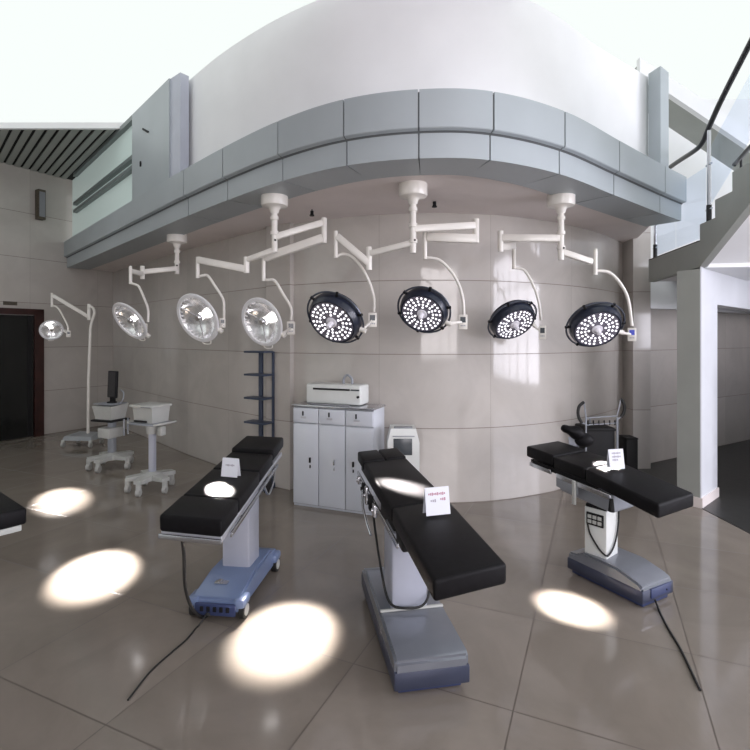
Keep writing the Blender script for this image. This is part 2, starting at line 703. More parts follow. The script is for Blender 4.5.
prism(bm, [(8.0, -4.5), (8.15, -4.5), (8.15, -2.3), (8.0, -2.3)], 0, 5.2)
prism(bm, [(8.0, 3.5), (8.15, 3.5), (8.15, 11), (8.0, 11)], 0, 5.2)
prism(bm, [(8.0, -2.3), (8.15, -2.3), (8.15, 3.5), (8.0, 3.5)], 0, .5)
prism(bm, [(8.0, -2.3), (8.15, -2.3), (8.15, 3.5), (8.0, 3.5)], 3.9, 5.2)
struct('wall_right', bm, M['white_wall'])
bm = B()
for k in range(7):
    box(bm, (7.82, -2.25 + k * .95, 2.2), (.06, .06, 3.4))
for z in (.5, 2.9, 3.88):
    box(bm, (7.82, .6, z), (.06, 5.8, .06))
struct('window_3', bm, M['mullion'])

# unseen low wall added to shade the space under the stairs
bm = B()
prism(bm, [(4.1, 4.85), (8.0, 4.85), (8.0, 5.0), (4.1, 5.0)], 0, 1.5)
struct('wall_shade_blocker', bm, M['white_wall'])

bm = B()
prism(bm, [(4.45, 5.0), (8.0, 5.0), (8.0, 9.1), (3.6, 6.7), (4.45, 6.3)], 2.46, 2.56)  # hidden slab put in to keep skylight out from above
struct('ceiling_shade_slab', bm, M['white_wall'])

# door in the left wall
def lwp(t, off=0.0):
    return Vector((CORNER[0] + LD.x * t - LD.y * off * -1 * -1, 0, 0))


LN = Vector((.858, -.513))                       # out of the left wall, into the room


def lpt(t, off, z):
    q = Vector(CORNER) + LD * t + LN * off
    return Vector((q.x, q.y, z))


def lbox(bm, t0, t1, o0, o1, z0, z1):
    P = [lpt(t0, o0, 0), lpt(t1, o0, 0), lpt(t1, o1, 0), lpt(t0, o1, 0)]
    return prism(bm, [(p.x, p.y) for p in P], z0, z1)


bm = B()
lbox(bm, 1.26, 1.40, .0, .07, 0, 2.15)
lbox(bm, 2.72, 2.86, .0, .07, 0, 2.15)
lbox(bm, 1.26, 2.86, .0, .07, 2.05, 2.15)
dr = struct('door_1', bm, M['doorwood'])
for t0, t1 in ((1.41, 2.05), (2.07, 2.71)):
    bm = B()
    lbox(bm, t0, t1, .005, .035, .01, 2.04)
    leaf = struct('door_leaf', bm, M['door'], dr)
    bm = B()
    lbox(bm, t0 + .03, t0 + .09, .035, .042, .02, 2.03)
    lbox(bm, t1 - .09, t1 - .03, .035, .042, .02, 2.03)
    struct('door_stile', bm, M['black'], leaf)
bm = B()
h0 = 2.0
cyl(bm, lpt(h0, .08, .95), lpt(h0, .08, 1.25), .012)
cyl(bm, lpt(h0, .03, 1.0), lpt(h0, .08, 1.0), .008)
cyl(bm, lpt(h0, .03, 1.2), lpt(h0, .08, 1.2), .008)
struct('door_handle', bm, M['steel'], dr)
# dim number plate above the door
bm = B()
lbox(bm, 1.64, 1.84, 0, .01, 2.20, 2.26)
o = obj('door_plate', bm, M['speaker'])
tag(o, 'faint small flat plate fixed to the wall above the dark door', 'plate')

# ---- speaker on the left wall
tS = 1.323
sp = thing('wall_speaker', 'tall narrow brown speaker hung high on the left wall', 'speaker', lpt(tS, 0, 3.67))
bm = B()
lbox(bm, tS - .055, tS + .055, .02, .14, 3.67, 4.17)
obj('cabinet', bm, M['speaker'], sp)
bm = B()
lbox(bm, tS - .045, tS + .045, .14, .148, 3.71, 4.13)
obj('grille', bm, M['gap'], sp)
bm = B()
lbox(bm, tS - .03, tS + .03, 0, .02, 3.8, 4.0)
obj('wall_bracket', bm, M['black'], sp)

# ---- big column with its beam and the staircase
colL = Vector((3.19, 4.91))
cd = Vector((.75, .66)).normalized()
cn = Vector((-cd.y, cd.x))


def colpoly(l0, l1, t0, t1):
    return [colL + cd * l0 + cn * t0, colL + cd * l1 + cn * t0, colL + cd * l1 + cn * t1, colL + cd * l0 + cn * t1]


S0 = Vector((3.19, 4.91))
SD = Vector((-.139, -.990))                     # up the flight, towards the camera
SR = Vector((.990, -.139))                      # to the right across the flight


def sp3(t, r, z):
    q = S0 + SD * t + SR * r
    return Vector((q.x, q.y, z))


bm = B()
prism(bm, [colL, colL + cd * .53, colL + cd * .53 + Vector((-.1, .17)), Vector((3.08, 5.10))], 0, 2.35)
wc = struct('wall_column', bm, M['olive'])
bm = B()
prism(bm, colpoly(.004, .53, -.012, 0), 0, 2.38)
struct('column_facing', bm, M['white_tile'], wc)  # daylight on this side is put into its paler colour
bm = B()
prism(bm, colpoly(.0, .545, -.024, -.012), 0, .10)
prism(bm, [colL - cd * .012 - cn * .02, colL - cd * .0, Vector((3.08, 5.10)) + Vector((-.0, 0)), Vector((3.066, 5.09))], 0, .10)
struct('baseboard', bm, M['ceil'], wc)
bm = B()
prism(bm, colpoly(.53, 4.4, -.012, .14), 2.02, 2.38)
struct('trim_5', bm, M['white_tile'])

st = thing('staircase', 'grey-green concrete staircase with glass railing climbing out at upper right', 'staircase', (S0.x, S0.y, 2.35))
# side stringer with the stepped outline
RISE, RUN = .165, .28
nst = 9
prof = [(-1.25, 2.354), (-1.25, 2.62), (0, 2.62)]
for k in range(nst):
    prof.append((k * RUN, 2.62 + RISE * (k + 1)))
    prof.append(((k + 1) * RUN, 2.62 + RISE * (k + 1)))
prof.append((nst * RUN, 2.38 + nst * RUN * .50))
prof.append((0.0, 2.37))


def sideprism(bm, prof, r0, r1):
    a = [bm.verts.new(sp3(t, r0, z)) for t, z in prof]
    b = [bm.verts.new(sp3(t, r1, z)) for t, z in prof]
    n = len(prof)
    fs = [bm.faces.new(a), bm.faces.new(b)]
    for k in range(n):
        bm.faces.new((a[k], a[(k + 1) % n], b[(k + 1) % n], b[k]))
    bmesh.ops.triangulate(bm, faces=fs)
    return bm


bm = B()
cols_ = [(-1.25, 0.0, 2.354, 2.37, 2.62)] + [(k * RUN, (k + 1) * RUN, 2.37 + k * RUN * .5, 2.37 + (k + 1) * RUN * .5, 2.62 + RISE * (k + 1)) for k in range(nst)]
prev = None
for (ta, tb, la, lb_, tp) in cols_:
    for rr in (0, .07):
        bm.faces.new([bm.verts.new(sp3(*q)) for q in ((ta, rr, la), (tb, rr, lb_), (tb, rr, tp), (ta, rr, tp))])
    bm.faces.new([bm.verts.new(sp3(*q)) for q in ((ta, 0, tp), (tb, 0, tp), (tb, .07, tp), (ta, .07, tp))])
    bm.faces.new([bm.verts.new(sp3(*q)) for q in ((ta, 0, la), (tb, 0, lb_), (tb, .07, lb_), (ta, .07, la))])
    pz = prev if prev is not None else la
    bm.faces.new([bm.verts.new(sp3(*q)) for q in ((ta, 0, pz), (ta, 0, tp), (ta, .07, tp), (ta, .07, pz))])
    prev = tp
ta, la = nst * RUN, 2.37 + nst * RUN * .5
bm.faces.new([bm.verts.new(sp3(*q)) for q in ((ta, 0, la), (ta, 0, prev), (ta, .07, prev), (ta, .07, la))])
bmesh.ops.remove_doubles(bm, verts=bm.verts[:], dist=1e-4)
obj('stringer', bm, M['olive'], st)
bm = B()
sideprism(bm, [(0, 2.40), (nst * RUN, 2.40 + nst * RUN * .50), (nst * RUN, 2.5 + nst * RUN * .50), (0, 2.5)], .07, 1.25)
obj('flight_underside', bm, M['white_wall'], st)
bm = B()
sideprism(bm, [(-1.25, 2.36), (-1.25, 2.6), (0, 2.6), (0, 2.36)], .07, 1.25)
obj('landing', bm, M['white_wall'], st)
for k in range(nst):
    bm = B()
    z = 2.62 + RISE * (k + 1)
    sideprism(bm, [(k * RUN, z - RISE), (k * RUN, z - .005), ((k + 1) * RUN, z - .005), ((k + 1) * RUN, z - RISE)], .07, 1.25)
    obj('step', bm, M['white_tile'], st)
bm = B()
sideprism(bm, [(-1.25, 2.62), (-1.25, 2.632), (-.02, 2.632), (-.02, 2.62)], 0, .06)
obj('landing_edge', bm, M['rail_black'], st)


def post(t, r, z0, z1, n=2):
    bm = B()
    c = sp3(t, r, z0)
    cyl(bm, sp3(t, r, z0), sp3(t, r, z1), .017)
    p = obj('post', bm, M['steel'], st)
    bm = B()
    cyl(bm, sp3(t, r, z0), sp3(t, r, z0 + .16), .023)
    obj('post_sleeve', bm, M['rail_black'], p)
    for z in (z0 + .12, z0 + .55):
        bm = B()
        cyl(bm, sp3(t - .045, r, z), sp3(t + .045, r, z), .011)
        obj('glass_clamp', bm, M['steel'], p)
    return p


post(.11, .03, 2.785, 3.66)
post(-1.13, .03, 2.632, 3.58)
post(.98, .03, 3.28, 4.1)
for t0, t1, zz in ((-1.09, -.60, None), (-.57, .05, None)):
    bm = B()
    sideprism(bm, [(t0, 2.66), (t0, 3.33), (t1, 3.33), (t1, 2.66)], .026, .034)
    obj('glass_panel', bm, M['glass'], st)
bm = B()
sideprism(bm, [(.16, 2.96), (.16, 3.50), (.92, 3.95), (.92, 3.42)], .026, .034)
obj('glass_panel', bm, M['glass'], st)
bm = B()
tube(bm, smooth_path([sp3(-1.2, .03, 3.59), sp3(-.63, .03, 3.59), sp3(-.15, .03, 3.57), sp3(.0, .03, 3.60), sp3(.12, .03, 3.70), sp3(.45, .03, 3.93), sp3(1.5, .03, 4.55), sp3(2.2, .03, 4.96)], 6), .024)
obj('handrail', bm, M['rail_black'], st)

# upper flight crossing behind
uf = thing('upper_flight', 'pale sloping upper stair flight behind the glass railing, upper right', 'stairs', tuple(at(726, 150, 6.2)))
def ribbon(bm, pts, Y, depth):
    a = [bm.verts.new(at(u, v, Y)) for u, v in pts]
    b = [bm.verts.new(at(u, v, Y) + Vector((0, depth, 0))) for u, v in pts]
    n = len(pts)
    bm.faces.new(a)
    bm.faces.new(b)
    for k in range(n):
        bm.faces.new((a[k], a[(k + 1) % n], b[(k + 1) % n], b[k]))
    return bm


ribbon(bm := B(), [(640, 76), (800, 183), (800, 170), (640, 63)], 6.35, .5)
obj('flight_slab', bm, M['olive'], uf)
ribbon(bm := B(), [(640, 74), (800, 181), (800, 164), (640, 57)], 6.25, .08)
obj('side_kerb', bm, M['white_wall'], uf)
bm = B()
tube(bm, smooth_path([at(734, 165, 5.1), at(741, 157, 5.1), at(751, 146, 5.1), at(775, 120, 5.1)], 5), .022)
cyl(bm, at(741, 168, 5.1), at(741, 157, 5.1), .012)
obj('handrail', bm, M['rail_black'], uf)


# ---------------------------------------------------------------- surgical lights
def face_normal(P, dx, dy, ratio):
    """direction a lamp head faces: tilt read off its ellipse"""
    t = (Vector((0, 0, EYE)) - P).normalized()
    r = Vector((0, 0, 1)).cross(t).normalized() * 1.0
    upv = t.cross(r)
    L = math.hypot(dx, dy)
    s = math.sqrt(max(0, 1 - ratio * ratio))
    return (r * (dx / L) * s + upv * (dy / L) * s + t * ratio).normalized()


def bar(name, a, b, parent, w=.05, h=.06, mat='lamp_white'):
    bm = B()
    beam(bm, a, b, w, h, .012)
    return obj(name, bm, M[mat], parent)


def rod(name, pts, r, parent, mat='lamp_white'):
    bm = B()
    tube(bm, pts, r)
    return obj(name, bm, M[mat], parent)


def spot(name, src, dst, deg, power, col=(1, .93, .88), blend=1.0, size=.03):
    l = bpy.data.lights.new(name, 'SPOT')
    l.spot_size = math.radians(deg)
    l.spot_blend = blend
    l.energy = power
    l.color = col
    l.shadow_soft_size = size
    o = bpy.data.objects.new(name, l)
    COL.objects.link(o)
    o.location = src
    o.rotation_euler = (Vector(dst) - Vector(src)).to_track_quat('-Z', 'Y').to_euler()
    return o


def control_box(P, parent, w, h, blue=False):
    t = (Vector((0, 0, EYE)) - P)
    rz = math.atan2(t.x, -t.y)
    bm = B()
    box(bm, P, (w, .035, h), .006, rz)
    o = obj('control_box', bm, M['lamp_white'], parent)
    f = Matrix.Rotation(rz, 4, 'Z') @ Vector((0, -.0185, 0))
    bm = B()
    box(bm, P + f + Vector((0, 0, h * .15)), (w * .6, .004, h * .38), 0, rz)
    obj('display', bm, M['bluescreen' if blue else 'screen_grey'], o, 'lit blue display' if blue else None)
    bm = B()
    for k in (-1, 0, 1):
        box(bm, P + f + (Matrix.Rotation(rz, 4, 'Z') @ Vector((k * w * .2, 0, -h * .25))), (w * .12, .005, h * .08), 0, rz)
    obj('key', bm, M['cartgrey'], o)
    return o


def pivot(P, n, R, boxP, parent):
    """short joint from the control box to the rim of the head"""
    x = (boxP - P)
    x = (x - n * x.dot(n))
    x.normalize()
    e = P + x * R
    bm = B()
    cyl(bm, boxP, e, .012, n=12)
    obj('joint', bm, M['lamp_white'], parent)
    bm = B()
    cyl(bm, e - x * .02 - n * .01, e + x * .035 - n * .01, .022, n=14)
    obj('joint_hub', bm, M['lamp_white'], parent)
    return x


def halogen(P, n, D, parent, x=None):
    bm = B()
    lathe(bm, P, n, [(0, -.19 * D), (.10 * D, -.185 * D), (.24 * D, -.16 * D), (.38 * D, -.09 * D), (.47 * D, -.03 * D), (.50 * D, .0), (.50 * D, .022 * D), (.485 * D, .034 * D), (.43 * D, .034 * D), (.42 * D, .02 * D), (.42 * D, .0),
                     (.36 * D, -.07 * D), (.22 * D, -.145 * D), (0, -.175 * D)], 56)
    h = obj('lamp_head', bm, M['head_white'], parent)
    # ribbed mirror bowl
    X, Y, d = frame(n)
    bm = B()
    N_ = 60
    rings = []
    for r, hh in ((.425, .012), (.40, -.02), (.33, -.075), (.22, -.125), (.10, -.15), (.05, -.152)):
        ring = []
        for k in range(N_):
            a = k * 2 * math.pi / N_
            rr = r * (1 + (.03 if k % 2 else -.03) * (r < .42))
            ring.append(bm.verts.new(P + d * hh * D + (X * math.cos(a) + Y * math.sin(a)) * rr * D))
        rings.append(ring)
    for a, b in zip(rings, rings[1:]):
        for k in range(N_):
            bm.faces.new((a[k], a[(k + 1) % N_], b[(k + 1) % N_], b[k]))
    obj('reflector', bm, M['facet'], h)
    bm = B()
    lathe(bm, P, n, [(0, -.05 * D), (.055 * D, -.055 * D), (.07 * D, -.075 * D), (.07 * D, -.10 * D), (.045 * D, -.15 * D), (0, -.15 * D)], 24)
    obj('bulb', bm, M['bulb'], h)
    bm = B()
    lathe(bm, P, n, [(0, .035 * D), (.05 * D, .03 * D), (.075 * D, .0), (.078 * D, -.035 * D), (.06 * D, -.045 * D), (0, -.045 * D)], 24)
    obj('centre_cap', bm, M['reflector'], h)
    bm = B()
    for k in range(3):
        a = k * 2 * math.pi / 3 + .5
        v = X * math.cos(a) + Y * math.sin(a)
        beam(bm, P + v * .07 * D - d * .01, P + v * .43 * D + d * .0, .006, .012, 0, up=d)
    obj('spider_arm', bm, M['reflector'], h)
    # grip on the lower rim
    v = Vector((0, 0, -1))
    v = (v - n * v.dot(n)).normalized()
    s = n.cross(v)
    bm = B()
    tube(bm, smooth_path([P + v * .48 * D - s * .12 * D - n * .01, P + v * .545 * D - s * .09 * D - n * .01, P + v * .56 * D - n * .01, P + v * .545 * D + s * .09 * D - n * .01, P + v * .48 * D + s * .12 * D - n * .01], 4), .006, 8)
    obj('grip', bm, M['lamp_white'], h)
    return h


def led_head(P, n, D, parent):
    R = D / 2
    bm = B()
    lathe(bm, P, n, [(0, -.50 * R), (.45 * R, -.50 * R), (.76 * R, -.46 * R), (.90 * R, -.36 * R), (.95 * R, -.20 * R), (.92 * R, .0), (.84 * R, .16 * R), (.80 * R, .16 * R), (.79 * R, .13 * R), (0, .13 * R)], 60)
    h = obj('lamp_head', bm, M['navy'], parent)
    X, Y, d = frame(n)
    bm = B()
    lathe(bm, P, n, [(0, .13 * R), (.79 * R, .13 * R), (.79 * R, .145 * R), (0, .145 * R)], 48)
    obj('front_plate', bm, M['led_plate'], h)
    # six sectors of small lenses
    for s_ in range(6):
        bm = B()
        a0 = s_ * math.pi / 3 + .26
        for rr, nn in ((.30, 1), (.43, 3), (.565, 3), (.70, 4)):
            for k in range(nn):
                span = .70 if nn > 1 else 0
                a = a0 + (k - (nn - 1) / 2) * (span / max(nn - 1, 1))
                c = P + (X * math.cos(a) + Y * math.sin(a)) * rr * R + d * .145 * R
                lathe(bm, c, d, [(.042 * R, 0), (.037 * R, .016 * R), (0, .022 * R)], 10)
        obj('led_cluster', bm, M['led'], h)
    bm = B()
    lathe(bm, P + d * .145 * R, d, [(.20 * R, 0), (.19 * R, .03 * R), (.10 * R, .05 * R), (.085 * R, .24 * R), (.06 * R, .29 * R), (0, .30 * R)], 24)
    obj('sterile_handle', bm, M['led_centre'], h)
    # rail around the head on stand-offs
    bm = B()
    pts = [P - d * .12 * R + (X * math.cos(k * 2 * math.pi / 48) + Y * math.sin(k * 2 * math.pi / 48)) * 1.04 * R for k in range(48)]
    tube(bm, pts, .0085, 8, closed=True)
    rl = obj('guide_rail', bm, M['ring'], h)
    for k in range(6):
        a = k * math.pi / 3 + .1
        v = X * math.cos(a) + Y * math.sin(a)
        bm = B()
        cyl(bm, P - d * .12 * R + v * .88 * R, P - d * .12 * R + v * 1.09 * R, .013, n=10)
        obj('standoff', bm, M['black'], rl)
    return h


def canopy(u, Y, root, zlow, flange=True):
    X = (u - 375) * Y / 500
    bm = B()
    lathe(bm, (X, Y, 2.93), (0, 0, -1), [(0, -.004), (.116, -.004), (.118, .004), (.118, .085), (.112, .10), (.06, .112), (.045, .125), (.034, .165), (0, .166)], 36)
    obj('ceiling_canopy', bm, M['lamp_white'], root)
    bm = B()
    cyl(bm, (X, Y, 2.79), (X, Y, zlow), .026)
    p = obj('pole', bm, M['lamp_white'], root)
    z = 2.74
    while z > zlow + .1:
        bm = B()
        lathe(bm, (X, Y, z), (0, 0, -1), [(.026, -.002), (.036, 0), (.036, .03), (.026, .032)], 24)
        obj('collar', bm, M['lamp_white'], p)
        z -= .13
    bm = B()
    cyl(bm, (X + .012, Y - .026, zlow + .1), (X + .012, Y - .036, zlow + .1), .009, n=12)
    obj('lock_screw', bm, M['black'], p)
    return Vector((X, Y, 0))


def arm_hook(top, bottom, path, root, r=.013):
    """end spindle and the bent tube down to the head"""
    bm = B()
    cyl(bm, top, bottom, .018)
    obj('spindle', bm, M['lamp_white'], root)
    return rod('bent_tube', smooth_path([bottom + Vector((0, 0, .01))] + path, 6), r, root)


def elbow(u, v0, v1, Y, root, r=.026):
    bm = B()
    cyl(bm, at(u, v0, Y), at(u, v1, Y), r)
    return obj('elbow', bm, M['lamp_white'], root)


lights_out = []


def head_on(kind, u, v, Y, D, dx, dy, ratio, bx, root, blue=False, bw=.075, bh=.12):
    P = at(u, v, Y)
    n = face_normal(P, dx, dy, ratio)
    bP = at(*bx)
    cb = control_box(bP, root, bw, bh, blue)
    h = (halogen if kind == 'h' else led_head)(P, n, D, root)
    pivot(P - n * (.0 if kind == 'h' else .01), n, D * (.49 if kind == 'h' else .515), bP, h)
    lights_out.append((P + n * (.06 * D + .06), n))
    return P, n


CEIL = 2.93
# 1: single halogen head, far left of the hanging lights
r1 = thing('surgical_light', 'hanging surgical light with a single bright reflector head, leftmost of those under the balcony', 'surgical light', at(177, 235, 6.1))
canopy(177, 6.1, r1, at(177, 274, 6.1).z)
bar('arm', at(178, 268.5, 6.1), at(142, 272, 5.95), r1, .055, .06)
elbow(142.5, 266, 279, 5.94, r1)
bar('spring_arm', at(142, 274, 5.94), at(130.5, 271, 5.62), r1, .05, .055)
arm_hook(at(130.5, 266, 5.6), at(130.5, 284, 5.6), [at(135, 284.5, 5.58), at(139, 287, 5.57), at(144, 298, 5.56), at(148, 309, 5.55), at(148, 322, 5.55)], r1)
head_on('h', 130, 321, 5.45, .47, -.79, -.61, .47, (144.5, 328, 5.5), r1, bw=.06, bh=.10)

# 2: double halogen
r2 = thing('surgical_light', 'double-arm hanging surgical light carrying two bright white reflector heads', 'surgical light', at(274.5, 196, 4.4))
canopy(274.5, 4.4, r2, at(274.5, 252, 4.4).z)
bar('arm', at(275, 237, 4.4), at(323, 222.5, 4.5), r2, .05, .058)
elbow(324, 218, 243, 4.5, r2)
bar('spring_arm', at(323, 238, 4.5), at(265, 258, 4.58), r2, .06, .075)
arm_hook(at(263.6, 255, 4.58), at(263.6, 281, 4.58), [at(268, 280, 4.57), at(275, 281, 4.56), at(283, 294, 4.56), at(291, 308, 4.56), at(291, 320, 4.56)], r2)
bar('arm', at(274, 250, 4.4), at(247, 260, 4.52), r2, .045, .05)
elbow(246.5, 257, 273, 4.52, r2)
bar('spring_arm', at(246, 269, 4.52), at(198.5, 260, 4.7), r2, .055, .065)
arm_hook(at(197.7, 257, 4.7), at(197.7, 278, 4.7), [at(203, 275.5, 4.69), at(208, 276, 4.69), at(215, 286, 4.69), at(223, 299, 4.69), at(224, 309, 4.69), at(224, 319, 4.69)], r2)
head_on('h', 262, 322, 4.48, .455, -.90, -.42, .72, (291, 328, 4.56), r2, bw=.075, bh=.12)
head_on('h', 198, 318, 4.62, .48, -.86, -.50, .66, (222.5, 323, 4.68), r2, bw=.055, bh=.09)

# 3: double LED in the middle
r3 = thing('surgical_light', 'hanging surgical light on the tallest centre mount with two round dark-rimmed multi-bulb heads', 'surgical light', at(413, 178, 4.1))
canopy(413, 4.1, r3, at(413, 253, 4.1).z)
bar('arm', at(413, 229, 4.1), at(475, 225.5, 4.2), r3, .055, .06)
elbow(476, 219, 243, 4.2, r3)
bar('spring_arm', at(476, 239, 4.2), at(427, 237, 4.26), r3, .06, .075)
arm_hook(at(425, 231, 4.26), at(425, 259, 4.26), [at(431, 258, 4.26), at(440, 260.5, 4.26), at(451, 271, 4.26), at(459, 285, 4.26), at(463, 300, 4.26), at(464, 315, 4.26)], r3)
bar('arm', at(412, 243, 4.1), at(370, 253.5, 4.24), r3, .045, .05)
elbow(369, 247, 270, 4.25, r3)
bar('spring_arm', at(370, 264, 4.25), at(337, 236, 4.3), r3, .055, .06)
arm_hook(at(335.8, 231, 4.3), at(335.8, 258, 4.3), [at(343, 254, 4.3), at(352, 257, 4.3), at(362, 268, 4.3), at(370, 284, 4.3), at(374, 299, 4.3), at(374, 312, 4.3)], r3)
head_on('l', 333.5, 320, 4.22, .50, -.60, -.80, .70, (372.5, 320, 4.3), r3, bw=.075, bh=.125)
head_on('l', 423, 312, 4.18, .435, -.42, -.9, .80, (463, 322, 4.26), r3, bw=.075, bh=.125)

# 4: double LED on the right
r4 = thing('surgical_light', 'rightmost hanging surgical light with two navy multi-bulb heads turned right', 'surgical light', at(561, 195, 4.4))
canopy(561, 4.4, r4, at(561, 260, 4.4).z)
bar('arm', at(560, 238.5, 4.4), at(501, 238, 4.5), r4, .055, .065)
elbow(500.5, 231, 252, 4.5, r4)
bar('spring_arm', at(501, 247, 4.5), at(514, 246, 4.72), r4, .05, .06)
arm_hook(at(514, 243, 4.72), at(514, 269, 4.72), [at(520, 268.5, 4.72), at(526, 272, 4.72), at(534, 287, 4.72), at(539, 303, 4.72), at(541, 320, 4.72)], r4)
bar('arm', at(562, 252, 4.4), at(592, 262, 4.45), r4, .05, .055)
bm = B()
cyl(bm, at(595.5, 249, 4.45), at(595.5, 275, 4.45), .017)
obj('spindle', bm, M['lamp_white'], r4)
rod('bent_tube', smooth_path([at(595.5, 271, 4.45), at(602, 271, 4.45), at(610, 273, 4.46), at(620, 283, 4.48), at(628, 299, 4.5), at(632, 326, 4.5)], 6), .014, r4)
head_on('l', 513.5, 322, 4.62, .45, .50, -.86, .60, (542.5, 332.5, 4.7), r4, bw=.065, bh=.13)
head_on('l', 596, 327, 4.42, .475, .42, -.92, .72, (632, 334.5, 4.5), r4, True, bw=.07, bh=.12)

# small dark marks under the balcony, built as hanging fittings
for u, v, Y, lab in ((434.5, 205, 4.62, 'small dark hanging fitting right of the tallest lamp mount'), (312, 214, 4.9, 'small dark hanging fitting between the left and centre lamp mounts')):
    q = at(u, v, Y)
    sk = thing('fitting', lab, 'fitting', (q.x, q.y, 2.93))
    bm = B()
    cyl(bm, (q.x, q.y, 2.932), (q.x, q.y, q.z + .02), .007, n=10)
    obj('stem', bm, M['speaker'], sk)
    bm = B()
    lathe(bm, (q.x, q.y, q.z + .03), (0, 0, -1), [(0, 0), (.016, 0), (.016, .03), (.024, .045), (.024, .05), (0, .05)], 14)
    obj('lower_tip', bm, M['black'], sk)

# mobile floor-standing lamp
fl = thing('mobile_examination_lamp', 'floor-standing white lamp on a tall pole and wheeled base beside the dark door', 'examination lamp', (-4.55, 7.8, 0))
bm = B()
bx_, by_ = (83 - 375) * 7.75 / 500, 7.75
hull(bm, [(bx_ - .25, by_ - .12, .10), (bx_ + .22, by_ - .16, .10), (bx_ + .25, by_ + .12, .10), (bx_ - .17, by_ + .2, .10), (bx_ - .23, by_ - .10, .16), (bx_ + .2, by_ - .13, .16), (bx_ + .2, by_ + .1, .19), (bx_ - .15, by_ + .17, .19)])
obj('base', bm, M['base_green'], fl)
for dx, dy in ((-.23, -.13), (.2, -.15), (.22, .12), (-.17, .17)):
    bm = B()
    cyl(bm, (bx_ + dx - .015, by_ + dy, .04), (bx_ + dx + .015, by_ + dy, .04), .04)
    c_ = obj('caster', bm, M['caster'], fl)
    bm = B()
    box(bm, (bx_ + dx, by_ + dy, .085), (.045, .03, .05), .005)
    obj('caster_fork', bm, M['cartwhite'], c_)
rod('pole', [at(88, 434, 7.8), at(88.5, 380, 7.8), at(90.5, 328, 7.8)], .022, fl)
rod('curved_neck', smooth_path([at(90.5, 328, 7.8), at(92, 321, 7.8), at(94.5, 313, 7.8), at(93, 308, 7.8), at(89.5, 306, 7.8)], 5), .02, fl)
elbow(89, 304, 320, 7.8, fl, .026)
bar('spring_arm', at(89, 317, 7.8), at(53, 295.5, 7.7), fl, .04, .055)
arm_hook(at(52, 293, 7.7), at(52, 307, 7.7), [at(56, 306.5, 7.68), at(60, 311, 7.66), at(65, 320, 7.64), at(68, 327, 7.62), at(68, 333, 7.62)], fl)
head_on('h', 51.5, 330, 7.55, .32, .25, -.95, .93, (68.5, 334, 7.6), fl, bw=.06, bh=.10)

# beams of the eight lit heads: order of lights_out is L1, L3, L2, LED1, LED2, LED3, LED4, stand
def fl_pt(u, v, h=0.0):
    Y = (EYE - h) * 500 / (v - 337)
    return Vector(((u - 375) * Y / 500, Y, h))


TT = .81
aims = [(fl_pt(96, 572), 14.0, 7500), (fl_pt(407, 487, TT), 6.0, 34000), (fl_pt(220, 489.5, TT), 3.5, 24000), (fl_pt(286, 634), 17.5, 9000),
        (fl_pt(570, 607), 11.0, 6500), None, (fl_pt(607, 464, TT), 5.8, 24000), (fl_pt(62, 499), 10.5, 7500)]
for k, a in enumerate(aims):
    if a is None:
        continue
    P, n = lights_out[k]
    dst, deg, pw = a
    spot('lamp_beam', P, dst, deg, pw)


# ---------------------------------------------------------------- operating tables
def table(label, cx, cy, a, L, Wd, top, skew, sections, seglabel=None, head_split=False, drop=0.0):
    """a: heading of the far end; returns root and the local->world function p(across, along, z)"""
    l = Vector((math.sin(a), math.cos(a)))
    b = a + skew
    wv = Vector((math.cos(b), -math.sin(b)))

    def p(x, y, z):
        q = Vector((cx, cy)) + wv * x + l * y
        return Vector((q.x, q.y, z))
    root = thing('operating_table', label, 'operating table', (cx, cy, 0), 'operating tables')

    def slab(name, x0, x1, y0, y1, z0, z1, mat, bevel, parent=root, lab=None, drop=0.0):
        bm = B()
        t = bmesh.new()
        bmesh.ops.create_cube(t, size=1)
        for v in t.verts:
            v.co = Vector(((x0 + x1) / 2 + v.co.x * (x1 - x0), (y0 + y1) / 2 + v.co.y * (y1 - y0), (z0 + z1) / 2 + v.co.z * (z1 - z0)))
        if bevel:
            bmesh.ops.bevel(t, geom=t.edges[:], offset=bevel, segments=3, affect='EDGES', profile=.5)
        for v in t.verts:
            v.co = p(v.co.x, v.co.y, v.co.z - drop * max(0, y1 - v.co.y) / (y1 - y0))
        merge(bm, t)
        return obj(name, bm, M[mat], parent, lab)
    for (y0, y1, z_) in sections:
        if head_split and (y0, y1, z_) == sections[-1]:
            for s in (-1, 1):
                slab('mattress_section', min(0, s * Wd / 2) + .003 * (s > 0), max(0, s * Wd / 2) - .003 * (s < 0), y0, y1, top - .075 + z_, top + z_, 'vinyl', .014)
        else:
            slab('mattress_section', -Wd / 2, Wd / 2, y0, y1, top - .085 + z_, top + z_, 'vinyl', .016, drop=drop if y0 == sections[0][0] else 0)
    return root, p, slab


def hollow_caster(bm, c, r, w, rz):
    dx = Vector((math.cos(rz), math.sin(rz), 0)) * w / 2
    cyl(bm, Vector(c) - dx, Vector(c) + dx, r)


